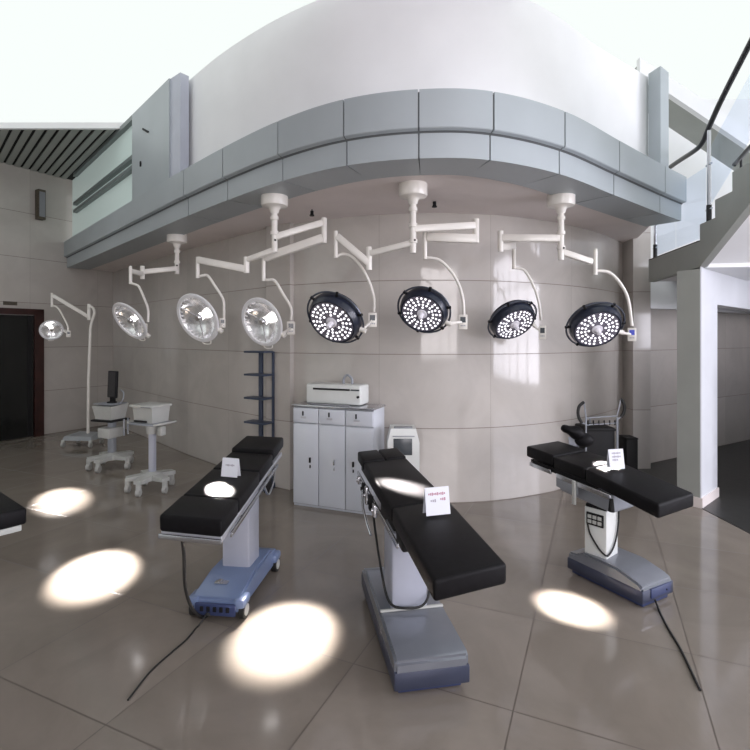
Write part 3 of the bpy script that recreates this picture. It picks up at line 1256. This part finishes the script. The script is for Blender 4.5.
# table 1 : blue base
t1, p1, s1 = table('black operating table on a glossy blue wheeled base, left of the white cabinet', -.913, 3.323, -.023, 1.827, .343, TT, .25,
                   [(-.913, -.60, 0), (-.592, -.05, .0), (-.042, .42, .004), (.43, .913, .03)])
s1('side_frame', -.165, .165, -.90, .86, TT - .115, TT - .083, 'grey_steel', .004)
for x in (-.185, .185):
    s1('side_rail', x - .006, x + .006, -.80, .55, TT - .125, TT - .10, 'steel', .003)
s1('end_bar', -.17, .17, -.925, -.912, TT - .115, TT - .09, 'steel', .003)
s1('back_frame', -.12, .12, .45, .85, TT - .10, TT - .06, 'grey_steel', .01)
s1('tilt_head', -.10, .10, -.30, .28, TT - .22, TT - .11, 'greycover', .02)
A1 = .12
cb1 = Vector((-.90, 3.32))
R1 = Matrix.Translation((cb1.x, cb1.y, 0)) @ Matrix.Rotation(-A1, 4, 'Z')
bm = B()
box(bm, (0.0, .03, .385), (.19, .19, .50), .018, M=R1)
cv = obj('column', bm, M['greycover'], t1)
bm = B()
box(bm, (0.0, .03, .57), (.16, .15, .16), .01, M=R1)
obj('inner_column', bm, M['steel'], t1)
bm = B()
for pt in (R1 @ Vector((.03, -.066, .52)),):
    cyl(bm, pt, pt - Vector((0, .006, 0)), .014, n=3)
obj('warning_mark', bm, M['black'], cv)


def base_shell(R, W, Lf, Lb, zf, zb, mat, root, sk=.05):
    """low cover: front deck slopes down towards the near end, raised around the column"""
    sec = [(-Lf, sk), (-Lf, zf), (-Lf + .03, zf + .02), (-.10, zb), (Lb - .12, zb), (Lb - .08, zb - .03), (Lb, zb - .04), (Lb, sk)]
    t = bmesh.new()
    a = [t.verts.new((-W / 2, y, z)) for y, z in sec]
    b = [t.verts.new((W / 2, y, z)) for y, z in sec]
    n = len(sec)
    fs = [t.faces.new(a), t.faces.new(b)]
    for k in range(n):
        t.faces.new((a[k], a[(k + 1) % n], b[(k + 1) % n], b[k]))
    bmesh.ops.recalc_face_normals(t, faces=t.faces)
    bmesh.ops.bevel(t, geom=[e for e in t.edges], offset=.012, segments=2, affect='EDGES')
    bm = B()
    merge(bm, t, R)
    return obj('base', bm, M[mat], root)


bs1 = base_shell(R1, .30, .36, .34, .125, .185, 'blue', t1)
bm = B()
box(bm, (0, -.367, .07), (.25, .02, .07), .006, M=R1)
box(bm, (0, 0, .045), (.24, .6, .05), .004, M=R1)
obj('under_skirt', bm, M['bluedark'], t1)
bm = B()
for k in range(5):
    box(bm, (-.08 + k * .04, -.379, .075), (.022, .008, .03), .003, M=R1)
obj('socket_strip', bm, M['black'], bs1)
bm = B()
box(bm, (-.02, -.23, .164), (.085, .045, .004), .001, M=R1 @ Matrix.Translation((0, 0, .0)))
box(bm, (-.035, -.22, .166), (.03, .06, .004), .001, M=R1)
obj('badge', bm, M['steel'], bs1, 'small silver oval badge')
for x in (-.145, .145):
    for y in (-.31, .29):
        bm = B()
        c = R1 @ Vector((x * 1.05, y, .05))
        hollow_caster(bm, c, .05, .035, -A1)
        cs = obj('caster', bm, M['rubber'], t1)
        bm = B()
        hollow_caster(bm, c, .033, .042, -A1)
        obj('caster_hub', bm, M['cartwhite'], cs)
        bm = B()
        box(bm, (x * .98, y, .105), (.07, .12, .06), .02, M=R1)
        obj('caster_cover', bm, M['blue'], bs1)
# hanging lead from the near end, down to the floor and away
pA = p1(-.05, -.90, TT - .10)
pc = [pA, at(184, 556, 2.50), at(185, 585, 2.58), at(190, 604, 2.74), at(197, 614, 2.9), fl_pt(204, 617, .01), R1 @ Vector((-.03, -.39, .05))]
rod('hand_control_lead', smooth_path(pc, 8), .009, t1, 'rubber')
lead = smooth_path([R1 @ Vector((-.04, -.385, .06)), R1 @ Vector((-.06, -.45, .02)), fl_pt(196, 628, .006), fl_pt(186, 640, .006), fl_pt(172, 652, .006), fl_pt(150, 672, .006), fl_pt(128, 700, .006)], 6)
rod('power_cord', lead, .0045, t1, 'rubber')
bm = B()
tube(bm, smooth_path([p1(.19, .0, TT - .11), p1(.21, .06, TT - .18), p1(.20, .3, TT - .16), p1(.185, .42, TT - .11)], 5), .007, 8)
obj('crank_rod', bm, M['steel'], t1)
bm = B()
box(bm, p1(.155, .30, TT - .19), (.05, .05, .11), .008)
obj('joint_block', bm, M['black'], t1)

# table 2 : centre
t2, p2, s2 = table('black operating table with a split headrest in front of the white cabinet', .195, 2.867, -.178, 1.963, .336, TT, -.25,
                   [(-.981, -.25, 0), (-.246, .68, .0), (.69, .981, .01)], head_split=True, drop=.022)
s2('side_frame', -.145, .145, -.30, .93, TT - .12, TT - .083, 'black', .004)
for x in (-.185, .185):
    s2('side_rail', x - .006, x + .006, -.45, .85, TT - .125, TT - .10, 'steel', .003)
s2('tilt_head', -.11, .11, -.25, .35, TT - .25, TT - .12, 'black', .02)
A2 = .178
cb2 = Vector((.18, 2.83))
R2 = Matrix.Translation((cb2.x, cb2.y, 0)) @ Matrix.Rotation(A2, 4, 'Z')
bm = B()
box(bm, (-.01, .0, .40), (.20, .22, .44), .016, M=R2)
obj('column', bm, M['greycover'], t2)
bm = B()
box(bm, (-.01, .0, .60), (.17, .18, .14), .01, M=R2)
obj('bellows', bm, M['black'], t2)
bs2 = base_shell(R2, .36, .50, .50, .17, .20, 'bluegrey', t2, .045)
bm = B()
box(bm, (0, 0, .035), (.31, .92, .06), .004, M=R2)
obj('under_skirt', bm, M['bluedark'], t2)
bm = B()
box(bm, (0, -.115, .207), (.35, .018, .012), .003, M=R2)
obj('deck_strip', bm, M['cartwhite'], bs2, 'bright strip across the deck')
for x in (-.15, .15):
    for y in (-.42, .42):
        bm = B()
        hollow_caster(bm, R2 @ Vector((x, y, .035)), .035, .03, A2)
        obj('caster', bm, M['rubber'], t2)
bm = B()
tube(bm, smooth_path([p2(-.17, .32, TT - .12), p2(-.175, .22, .55), R2 @ Vector((-.145, .0, .36)), R2 @ Vector((-.12, -.09, .24)), R2 @ Vector((-.05, -.14, .225)), R2 @ Vector((.06, -.14, .235)), R2 @ Vector((.11, -.10, .33)), p2(.10, -.2, TT - .2)], 7), .007, 8)
obj('hand_control_lead', bm, M['rubber'], t2)
for k, (yy, h_) in enumerate(((.72, .05), (.52, .07), (.38, .11), (.24, .09), (.10, .07))):
    bm = B()
    c = p2(-.197, yy, TT - .13)
    box(bm, c, (.022, .05, h_), .004, A2)
    cyl(bm, c + Vector((-.02, 0, -.0)), c + Vector((.01, 0, 0)), .012, n=12)
    obj('rail_clamp', bm, M['steel' if k % 2 == 0 else 'black'], t2)
bm = B()
tube(bm, smooth_path([p2(-.205, .50, TT - .13), p2(-.21, .47, TT - .22), p2(-.20, .36, TT - .30), p2(-.19, .27, TT - .34)], 5), .008, 8)
obj('release_lever', bm, M['steel'], t2)

bm = B()
box(bm, (0, 0, .085), (.368, 1.008, .085), .008, M=R2)
obj('side_skirt', bm, M['sideskirt'], t2)

# table 3 : right
t3, p3, s3 = table('black operating table on a white column with a keypad, beside the right-hand pillar', 1.557, 3.463, -.306, 1.278, .389, TT - .01, -.25,
                   [(-.61, -.03, .0), (-.02, .30, .004), (.31, .639, .016)], drop=.05)
T3 = TT - .01
s3('side_frame', -.175, .175, -.10, .60, T3 - .12, T3 - .083, 'black', .004)
for x in (-.20,):
    s3('side_rail', x - .008, x + .008, -.26, .04, T3 - .135, T3 - .10, 'steel', .003)
    s3('side_rail', x - .008, x + .008, .08, .26, T3 - .135, T3 - .10, 'steel', .003)
    s3('side_rail', x - .008, x + .008, .32, .58, T3 - .125, T3 - .095, 'steel', .003)
s3('side_rail', .195, .209, -.3, .5, T3 - .135, T3 - .10, 'steel', .003)
s3('tilt_head', -.13, .13, -.22, .30, T3 - .25, T3 - .12, 'cartgrey', .02)
s3('hinge_plate', -.195, -.18, .05, .27, T3 - .20, T3 - .12, 'cartgrey', .004)
s3('release_handle', -.225, -.205, .045, .075, T3 - .26, T3 - .10, 'cartwhite', .004)
A3 = .50
cb3 = Vector((1.64, 3.40))
R3 = Matrix.Translation((cb3.x, cb3.y, 0)) @ Matrix.Rotation(A3, 4, 'Z')
Q3 = Matrix.Translation((1.565, 3.46, 0)) @ Matrix.Rotation(.68, 4, 'Z')
bm = B()
box(bm, (0, .0, .345), (.165, .155, .33), .008, M=Q3)
c3 = obj('column', bm, M['machine'], t3)
bm = B()
box(bm, (0, .0, .515), (.155, .145, .03), .006, M=Q3)
box(bm, (0, .0, .56), (.10, .10, .09), .006, M=Q3)
obj('bellows', bm, M['black'], t3)
bm = B()
box(bm, (-.086, -.0, .435), (.012, .12, .085), .004, M=Q3)
kp = obj('keypad', bm, M['black'], t3)
bm = B()
for i in range(3):
    for j in range(2):
        box(bm, (-.093, -.035 + i * .035, .418 + j * .034), (.004, .027, .024), .001, M=Q3)
obj('key', bm, M['cartwhite'], kp)
bm = B()
tube(bm, smooth_path([Q3 @ Vector(q) for q in ((-.092, .05, .40), (-.092, .03, .33), (-.092, -.03, .25), (-.092, -.075, .22), (-.07, -.088, .22), (-.0, -.088, .26), (.05, -.088, .35), (.07, -.088, .46), (.06, -.085, .58))], 5), .006, 8)
obj('hand_control_lead', bm, M['rubber'], t3)
bs3 = base_shell(R3, .31, .29, .27, .13, .19, 'bluegrey', t3, .04)
bm = B()
box(bm, (0, -.01, .035), (.26, .53, .06), .004, M=R3)
obj('under_skirt', bm, M['bluedark'], t3)
bm = B()
box(bm, (.02, -.294, .085), (.2, .012, .06), .003, M=R3)
obj('socket_strip', bm, M['bluedark'], bs3)
bm = B()
box(bm, (0, -.01, .075), (.318, .568, .08), .008, M=R3)
obj('side_skirt', bm, M['sideskirt'], t3)
for x in (-.11, .11):
    for y in (-.23, .2):
        bm = B()
        hollow_caster(bm, R3 @ Vector((x, y, .035)), .035, .03, A3)
        obj('caster', bm, M['rubber'], t3)
rod('power_cord', smooth_path([R3 @ Vector((.08, -.302, .08)), fl_pt(654, 592, .05), fl_pt(659, 610, .006), fl_pt(668, 628, .006), fl_pt(681, 650, .006), fl_pt(700, 690, .006)], 6), .006, t3, 'rubber')
bm = B()
cyl(bm, p3(-.205, -.27, T3 - .125), p3(-.205, -.27, T3 - .20), .012, .02, n=14)
obj('clamp_knob', bm, M['black'], t3)

# table 4 : only its corner shows at the left edge
a4 = math.atan2(-.63, -.77)
l4 = Vector((-.633, -.774))
w4 = Vector((-.774, .633))
C4 = Vector((-1.78, 2.56))
t4 = thing('operating_table', 'black operating table of which only a corner enters at the left edge', 'operating table', (*(C4 + l4 * .9 + w4 * .25), 0), 'operating tables')
R4 = Matrix((( -w4.x, l4.x, 0, 0), (-w4.y, l4.y, 0, 0), (0, 0, 1, 0), (0, 0, 0, 1)))
R4.translation = (*(C4 + l4 * .9 + w4 * .25), 0)
for y0, y1 in ((-.9, -.45), (-.44, .35), (.36, .9)):
    bm = B()
    box(bm, (0, (y0 + y1) / 2, TT - .045), (.5, y1 - y0, .085), .016, M=R4, seg=3)
    obj('mattress_section', bm, M['vinyl'], t4)
bm = B()
box(bm, (0, 0, TT - .105), (.47, 1.76, .03), .004, M=R4)
obj('side_frame', bm, M['cartwhite'], t4)
bm = B()
box(bm, (.25, 0, TT - .11), (.012, 1.5, .025), .003, M=R4)
box(bm, (-.25, 0, TT - .11), (.012, 1.5, .025), .003, M=R4)
obj('side_rail', bm, M['steel'], t4)
bm = B()
cyl(bm, R4 @ Vector((0, -.82, TT - .12)), R4 @ Vector((0, -.82, TT - .17)), .01, n=12)
obj('clamp_knob', bm, M['steel'], t4)
bm = B()
box(bm, (0, .05, .45), (.24, .24, .52), .016, M=R4)
obj('column', bm, M['greycover'], t4)
base_shell(R4, .38, .45, .45, .14, .20, 'bluegrey', t4, .0)

# ---- price cards standing on the tables
def card(name_label, P, w, h, rz, tilt, lines, inks):
    Mx = Matrix.Translation(P) @ Matrix.Rotation(rz, 4, 'Z')
    Mt = Mx @ Matrix.Rotation(tilt, 4, 'X')
    c = thing('table_card', name_label, 'card', P)
    bm = B()
    box(bm, (0, 0, h / 2), (w, .002, h), 0, M=Mt)
    fc = obj('front_sheet', bm, M['card'], c)
    bm = B()
    Mb = Mx @ Matrix.Translation((0, math.sin(-tilt) * h + .0, math.cos(tilt) * h)) @ Matrix.Rotation(-tilt * 1.0, 4, 'X')
    box(bm, (0, 0, -h / 2), (w, .002, h), 0, M=Mb)
    obj('rear_sheet', bm, M['card'], c)
    for (x0, x1, z), ink in zip(lines, inks):
        bm = B()
        n = max(2, int((x1 - x0) * 14))
        for k in range(n):
            xa = x0 + (x1 - x0) * (k + .5) / n
            box(bm, (xa * w, -.0016, z * h), ((x1 - x0) / n * w * .7, .001, h * (.06 + .025 * ((k * 7) % 3))), 0, M=Mt)
        obj('printed_line', bm, M[ink], fc)
    return c


Pc1 = fl_pt(229, 477, TT + .006)
card('small white card with a faint grey line on the blue-based table', Pc1, 18.5 * Pc1.y / 500, 18.5 * Pc1.y / 500, -.28, -.18, [(-.28, .28, .62)], ['ink'])
Pc2 = fl_pt(438.5, 515, TT + .003)
card('white card with dark red lettering standing on the centre table', Pc2, 26 * Pc2.y / 500, 27 * Pc2.y / 500, .28, -.18, [(-.38, .34, .76), (-.30, -.06, .52), (.10, .34, .56)], ['ink_red', 'ink', 'ink_red'])
Pc3 = fl_pt(617.5, 469, T3 + .003)
card('white card standing in the light patch on the right-hand table', Pc3, 17 * Pc3.y / 500, 19.5 * Pc3.y / 500, .22, -.15, [(-.3, .3, .80), (-.3, .3, .62), (-.3, .1, .46)], ['ink', 'ink', 'ink'])

# ---------------------------------------------------------------- white cabinet
K0 = Vector((-.815, 5.0))
K1 = Vector((-.015, 4.69))
kd = (K1 - K0).normalized()
kn = Vector((-kd.y, kd.x))
KW = (K1 - K0).length
kr = math.atan2(kd.y, kd.x)
RK = Matrix.Translation((K0.x, K0.y, 0)) @ Matrix.Rotation(kr, 4, 'Z')
cab = thing('instrument_cabinet', 'large white three-door cabinet with three top drawers against the curved wall', 'cabinet', (*(K0 + kd * KW / 2 + kn * .15), 0))
bm = B()
box(bm, (KW / 2, .155, .495), (KW, .29, .99), .003, M=RK)
obj('body', bm, M['cabinet'], cab)
bm = B()
box(bm, (KW / 2, .15, 1.0), (KW + .02, .325, .018), .004, M=RK)
obj('top', bm, M['steel'], cab)
cw = KW / 3
for k in range(3):
    bm = B()
    box(bm, (cw * (k + .5), .0, .905), (cw - .008, .022, .145), .004, M=RK)
    d_ = obj('drawer', bm, M['cabinet'], cab)
    bm = B()
    box(bm, (cw * (k + .40), -.014, .925), (.014, .012, .045), .003, M=RK)
    obj('lock', bm, M['black'], d_)
    bm = B()
    box(bm, (cw * (k + .42), -.0125, .885), (.06, .004, .02), .001, M=RK)
    obj('label_holder', bm, M['grey_steel'], d_)
    bm = B()
    box(bm, (cw * (k + .5), .0, .425), (cw - .008, .022, .79), .004, M=RK)
    d_ = obj('door', bm, M['cabinet'], cab)
    hx = (k + .68, k + .60, k + .30)[k]
    bm = B()
    box(bm, (cw * hx, -.018, .47), (.016, .02, .05), .003, M=RK)
    box(bm, (cw * hx, -.014, .405), (.012, .012, .03), .003, M=RK)
    obj('handle', bm, M['black' if k != 1 else 'steel'], d_)
bm = B()
box(bm, (KW / 2, .02, .42), (KW - .01, .02, .8), 0, M=RK)
box(bm, (KW / 2, .02, .905), (KW - .01, .02, .16), 0, M=RK)
obj('shadow_gap', bm, M['gap'], cab)

# desktop machine on the cabinet
mc = thing('desktop_steriliser', 'long white desktop machine with a dark front slot on top of the cabinet', 'machine', tuple(RK @ Vector((.43, .17, 1.009))))
bm = B()
box(bm, (.40, .18, 1.115), (.60, .22, .195), .022, M=RK, seg=3)
obj('housing', bm, M['machine'], mc)
bm = B()
box(bm, (.385, .066, 1.165), (.40, .012, .018), .003, M=RK)
obj('slot', bm, M['black'], mc, 'long dark slot')
bm = B()
box(bm, (.64, .067, 1.165), (.09, .01, .014), .002, M=RK)
obj('display', bm, M['screen_grey'], mc)
bm = B()
cyl(bm, RK @ Vector((.675, .07, 1.10)), RK @ Vector((.675, .05, 1.10)), .012, n=16)
obj('knob', bm, M['black'], mc)
bm = B()
lathe(bm, RK @ Vector((.15, .16, 1.12)), Vector((-kd.x, -kd.y, 0)), [(.03, 0), (.03, .03), (.024, .05), (0, .052)], 20)
obj('side_knob', bm, M['machine'], mc)
bm = B()
tube(bm, smooth_path([RK @ Vector(q) for q in ((.10, .10, 1.02), (.22, .03, 1.018), (.42, .022, 1.018), (.60, .025, 1.018))], 5), .008, 8)
obj('front_cable', bm, M['gap'], mc)
bm = B()
tube(bm, smooth_path([RK @ Vector(q) for q in ((.46, .2, 1.195), (.46, .2, 1.26), (.50, .2, 1.30), (.55, .2, 1.26), (.55, .2, 1.195))], 5), .013, 10)
obj('top_handle', bm, M['cartgrey'], mc)

# device to the right of the cabinet
dv_ = thing('oxygen_concentrator', 'white floor unit with a dark front window right of the cabinet', 'medical device', (.265, 4.66, 0))
bm = B()
dx0, dx1, dy0, dy1 = .115, .405, 4.55, 4.80
hull(bm, [(dx0, dy0, .04), (dx1, dy0, .04), (dx1, dy1, .04), (dx0, dy1, .04), (dx0, dy0, .72), (dx1, dy0, .72), (dx0 + .03, dy0 + .03, .84), (dx1 - .03, dy0 + .03, .84), (dx0 + .03, dy1, .84), (dx1 - .03, dy1, .84), (dx0, dy1, .72), (dx1, dy1, .72)])
obj('housing', bm, M['machine'], dv_)
bm = B()
box(bm, (.253, dy0 - .002, .68), (.17, .008, .15), .004)
obj('front_window', bm, M['screen_grey'], dv_, 'dark front window')
bm = B()
box(bm, (.26, dy0 + .06, .845), (.17, .05, .018), .004)
obj('top_vent', bm, M['gap'], dv_)
bm = B()
box(bm, (.26, dy0 + .004, .775), (.2, .006, .008), .001)
obj('seam', bm, M['cartgrey'], dv_)
for x in (dx0 + .04, dx1 - .04):
    for y in (dy0 + .04, dy1 - .04):
        bm = B()
        cyl(bm, (x - .012, y, .022), (x + .012, y, .022), .022, n=14)
        obj('caster', bm, M['rubber'], dv_)

# slate rack behind the blue-based table
RR = Matrix.Translation((-1.285, 5.60, 0)) @ Matrix.Rotation(math.radians(-30), 4, 'Z')
rk = thing('display_rack', 'narrow slate-blue open rack with thin shelves by the wall pier', 'rack', (-1.34, 5.62, 0))
for x in (-.04, .14):
    bm = B()
    box(bm, (x, .055, .76), (.05 if x < 0 else .02, .03, 1.52), .003, M=RR)
    obj('upright', bm, M['rack'], rk)
for z in (1.515, 1.26, 1.0, .73, .44):
    bm = B()
    box(bm, (.0, -.03, z), (.30, .15, .022), .004, M=RR)
    obj('shelf', bm, M['rack'], rk)
bm = B()
box(bm, (0, -.02, .03), (.32, .18, .06), .006, M=RR)
obj('foot', bm, M['rack'], rk)


# ---------------------------------------------------------------- carts at the left
def star_base(root, c, rad, z, rots, mat, cr=.045):
    bm = B()
    lathe(bm, (c[0], c[1], z - .03), (0, 0, 1), [(0, 0), (.11, 0), (.12, .02), (.10, .06), (.05, .085), (0, .085)], 24)
    for a in rots:
        e = Vector((c[0] + rad * math.cos(a), c[1] + rad * math.sin(a), z))
        d = (e - Vector((c[0], c[1], z))).normalized()
        s = Vector((-d.y, d.x, 0))
        hull(bm, [Vector((c[0], c[1], z)) + s * k * .075 + Vector((0, 0, h)) for k in (-1, 1) for h in (-.025, .04)] + [e + s * k * .045 + d * .02 + Vector((0, 0, h)) for k in (-1, 1) for h in (-.02, .018)])
    obj('base', bm, M[mat], root)
    for a in rots:
        e = Vector((c[0] + rad * math.cos(a), c[1] + rad * math.sin(a), cr))
        bm = B()
        cyl(bm, e - Vector((.02, 0, 0)), e + Vector((.02, 0, 0)), cr)
        w_ = obj('caster', bm, M['caster'], root)
        bm = B()
        box(bm, e + Vector((0, 0, (z - cr) / 2 + .01)), (.05, .035, z - cr - .01), .006)
        obj('caster_fork', bm, M['cartwhite'], w_)


# A: with a monitor
cA = Vector(((112 - 375) * 6.45 / 500, 6.45))
ca = thing('monitor_cart', 'wheeled medical cart with a black monitor on top, left of the plain cart', 'medical cart', (cA.x, cA.y, 0))
star_base(ca, cA, .26, .14, [math.radians(d) for d in (215, 262, 340, 60, 140)], 'cartwhite')
bm = B()
box(bm, (cA.x + .0, cA.y, .40), (.085, .07, .5), .012, -.2)
obj('column', bm, M['cartgrey'], ca)
bm = B()
box(bm, (cA.x - .02, cA.y, .455), (.20, .22, .13), .012, -.35)
lb = obj('lower_drawer', bm, M['cartwhite'], ca)
bm = B()
box(bm, (cA.x - .02, cA.y, .615), (.34, .30, .022), .006, -.35)
obj('tray', bm, M['black'], ca)
bm = B()
hull(bm, [Matrix.Translation((cA.x - .02, cA.y, 0)) @ Matrix.Rotation(-.35, 4, 'Z') @ Vector(q) for q in
          ((-.13, -.11, .63), (.13, -.11, .63), (.13, .11, .63), (-.13, .11, .63), (-.16, -.14, .80), (.16, -.14, .80), (.16, .14, .82), (-.16, .14, .82))])
obj('device_housing', bm, M['cartwhite'], ca)
bm = B()
box(bm, (cA.x - .02, cA.y, .825), (.30, .26, .012), .004, -.35)
obj('top_lid', bm, M['cartgrey'], ca)
bm = B()
box(bm, (cA.x + .0, cA.y + .02, .87), (.07, .03, .10), .006, -.2)
cyl(bm, (cA.x, cA.y, .83), (cA.x, cA.y, .845), .06, n=20)
obj('monitor_stand', bm, M['black'], ca)
bm = B()
Mm = Matrix.Translation((cA.x + .012, cA.y + .0, 1.07)) @ Matrix.Rotation(-.55, 4, 'Z') @ Matrix.Rotation(-.04, 4, 'X')
box(bm, (0, 0, 0), (.185, .035, .345), .008, M=Mm)
mo = obj('monitor', bm, M['black'], ca)
bm = B()
box(bm, (0, -.019, .0), (.165, .003, .32), .0, M=Mm)
obj('screen', bm, M['screen'], mo)
bm = B()
tube(bm, smooth_path([(cA.x + .12, cA.y - .06, .82), (cA.x + .17, cA.y - .06, .88), (cA.x + .16, cA.y - .02, .96), (cA.x + .11, cA.y, 1.0)], 5), .007, 8)
obj('cable', bm, M['cartgrey'], ca)
bm = B()
for k in (-1, 1):
    cyl(bm, (cA.x + .18, cA.y + k * .05, .63), (cA.x + .18, cA.y + k * .05, .42), .012, n=10)
obj('probe_holder', bm, M['cartgrey'], ca)

# B: plain
cB = Vector(((151.5 - 375) * 5.5 / 500, 5.5))
cb = thing('equipment_cart', 'wheeled medical cart with a white box and no monitor, behind the blue-based table', 'medical cart', (cB.x, cB.y, 0))
star_base(cb, cB, .235, .15, [math.radians(d) for d in (205, 262, 328, 50, 130)], 'cartwhite', .04)
bm = B()
box(bm, (cB.x + .01, cB.y, .44), (.065, .06, .55), .012, -.2)
obj('column', bm, M['greycover'], cb)
bm = B()
cyl(bm, (cB.x + .01, cB.y, .62), (cB.x + .01, cB.y, .725), .06, .075)
obj('column_head', bm, M['cartwhite'], cb)
MB_ = Matrix.Translation((cB.x + .0, cB.y, 0)) @ Matrix.Rotation(-.42, 4, 'Z')
bm = B()
box(bm, (0, 0, .737), (.36, .30, .022), .006, M=MB_)
tr = obj('tray', bm, M['cartgrey'], cb)
bm = B()
tube(bm, smooth_path([MB_ @ Vector(q) for q in ((.18, -.13, .74), (.235, -.12, .75), (.245, 0, .75), (.235, .12, .75), (.18, .13, .74))], 4), .011, 8)
tube(bm, smooth_path([MB_ @ Vector(q) for q in ((-.18, -.13, .74), (-.225, -.12, .745), (-.235, 0, .745), (-.225, .12, .745), (-.18, .13, .74))], 4), .009, 8)
obj('handle', bm, M['cartwhite'], cb)
bm = B()
hull(bm, [MB_ @ Vector(q) for q in ((-.13, -.11, .75), (.13, -.11, .75), (.13, .11, .75), (-.13, .11, .75), (-.145, -.125, .915), (.145, -.125, .915), (.145, .125, .915), (-.145, .125, .915))])
obj('device_housing', bm, M['cartwhite'], cb)
bm = B()
box(bm, (-.01, 0, .930), (.35, .28, .028), .010, M=MB_)
ld = obj('top_lid', bm, M['cartwhite'], cb)
bm = B()
box(bm, (.07, -.141, .925), (.14, .006, .012), .001, M=MB_)
obj('lid_strip', bm, M['gap'], ld)
bm = B()
box(bm, (-.03, -.05, .768), (.18, .16, .02), .002, M=MB_)
obj('keyboard_shelf', bm, M['black'], cb)
bm = B()
box(bm, (.15, .0, .66), (.06, .07, .10), .01, M=MB_)
obj('side_holder', bm, M['cartwhite'], cb)

# ---------------------------------------------------------------- trolley at the right, behind the table
Y5 = 5.35
g = thing('patient_trolley', 'thin-framed trolley with black curved push handles and black lower box, behind the right-hand table', 'trolley', tuple(at(600, 337, Y5)[:2]) + (0,))


def a5(u, v, dY=0.0):
    return at(u, v, Y5 + dY)


bm = B()
for u, d in ((586, 0), (617, 0), (590, .35), (618, .35)):
    q = a5(u, 417, d)
    cyl(bm, (q.x, q.y, .07), q, .008, n=12)
obj('frame_post', bm, M['cartgrey'], g)
bm = B()
for v, d in ((417, 0), (424, 0), (417, .35)):
    cyl(bm, a5(586, v + 1, d), a5(617, v - 1, d), .007, n=10)
obj('top_rail', bm, M['cartgrey'], g)
bm = B()
for k in range(6):
    q = a5(588 + k * 5.4, 425, 0)
    cyl(bm, q, q + Vector((0, 0, .05)), .008, n=8)
obj('rail_knob', bm, M['black'], g)
bm = B()
tube(bm, smooth_path([a5(584, 402), a5(579.5, 406), a5(578, 412), a5(579, 418), a5(582, 423)], 5), .016, 10)
obj('push_handle', bm, M['rubber'], g)
bm = B()
tube(bm, smooth_path([a5(621, 399), a5(623.5, 403), a5(624.5, 408), a5(623.5, 413), a5(621, 417)], 5), .016, 10)
obj('push_handle', bm, M['rubber'], g)
bm = B()
for (ua, va), (ub, vb) in (((584, 402), (586, 417)), ((582, 423), (586, 424)), ((621, 399), (617, 416)), ((621, 417), (617, 420))):
    cyl(bm, a5(ua, va), a5(ub, vb), .008, n=8)
obj('handle_bracket', bm, M['cartgrey'], g)
qa, qb = a5(587, 431), a5(616, 431)
bm = B()
box(bm, ((qa.x + qb.x) / 2, Y5 + .17, (qa.z + .10) / 2 + .05), (qb.x - qa.x, .30, qa.z - .14), .01)
obj('lower_box', bm, M['black'], g)
bm = B()
box(bm, ((qa.x + qb.x) / 2 + .0, Y5 + .17, qa.z + .01), (qb.x - qa.x + .01, .33, .025), .006)
obj('shelf', bm, M['black'], g)
for u, d in ((586, 0), (617, 0), (590, .35), (618, .35)):
    q = a5(u, 417, d)
    bm = B()
    cyl(bm, (q.x - .015, q.y, .04), (q.x + .015, q.y, .04), .04, n=16)
    obj('caster', bm, M['rubber'], g)

# black padded leg holder clamped to the far rail of the right-hand table
Y6 = 4.2
bm = B()
t = bmesh.new()
bmesh.ops.create_uvsphere(t, u_segments=24, v_segments=14, radius=1)
for v in t.verts:
    v.co = Vector((v.co.x * .105, v.co.y * .07, v.co.z * .05 * (1 + .25 * math.sin(v.co.x * 4))))
merge(bm, t, Matrix.Translation(at(573, 431.5, Y6)) @ Matrix.Rotation(.35, 4, 'Y'))
t = bmesh.new()
bmesh.ops.create_uvsphere(t, u_segments=20, v_segments=12, radius=1)
for v in t.verts:
    v.co = Vector((v.co.x * .08, v.co.y * .06, v.co.z * .06))
merge(bm, t, Matrix.Translation(at(584, 440, Y6)))
hs = obj('leg_holder', bm, M['vinyl'], t3, 'black padded leg holder')
bm = B()
hull(bm, [at(568, 437, Y6), at(576, 436, Y6), at(584, 446, Y6), at(570, 447, Y6), at(568, 437, Y6 + .06), at(576, 436, Y6 + .06), at(584, 446, Y6 + .06), at(570, 447, Y6 + .06)])
obj('bracket', bm, M['cartgrey'], hs)
bm = B()
q = at(577, 446, Y6 + .03)
cyl(bm, q, p3(.19, .34, T3 - .11), .014, n=14)
obj('holder_rod', bm, M['cartgrey'], hs)

# dark bin-like box by the end pier
bq = at(628, 437, 5.75)
bm = B()
box(bm, (bq.x, bq.y, .27), (.13, .2, .50), .01)
dk = thing('equipment_case', 'tall black case standing between the trolley and the tiled pier', 'case', (bq.x, bq.y, 0))
obj('body', bm, M['black'], dk)
bm = B()
box(bm, (bq.x, bq.y, .528), (.135, .205, .02), .006)
obj('lid', bm, M['black'], dk)
bm = B()
box(bm, (bq.x, bq.y, .012), (.13, .18, .02), .0)
obj('foot', bm, M['rubber'], dk)
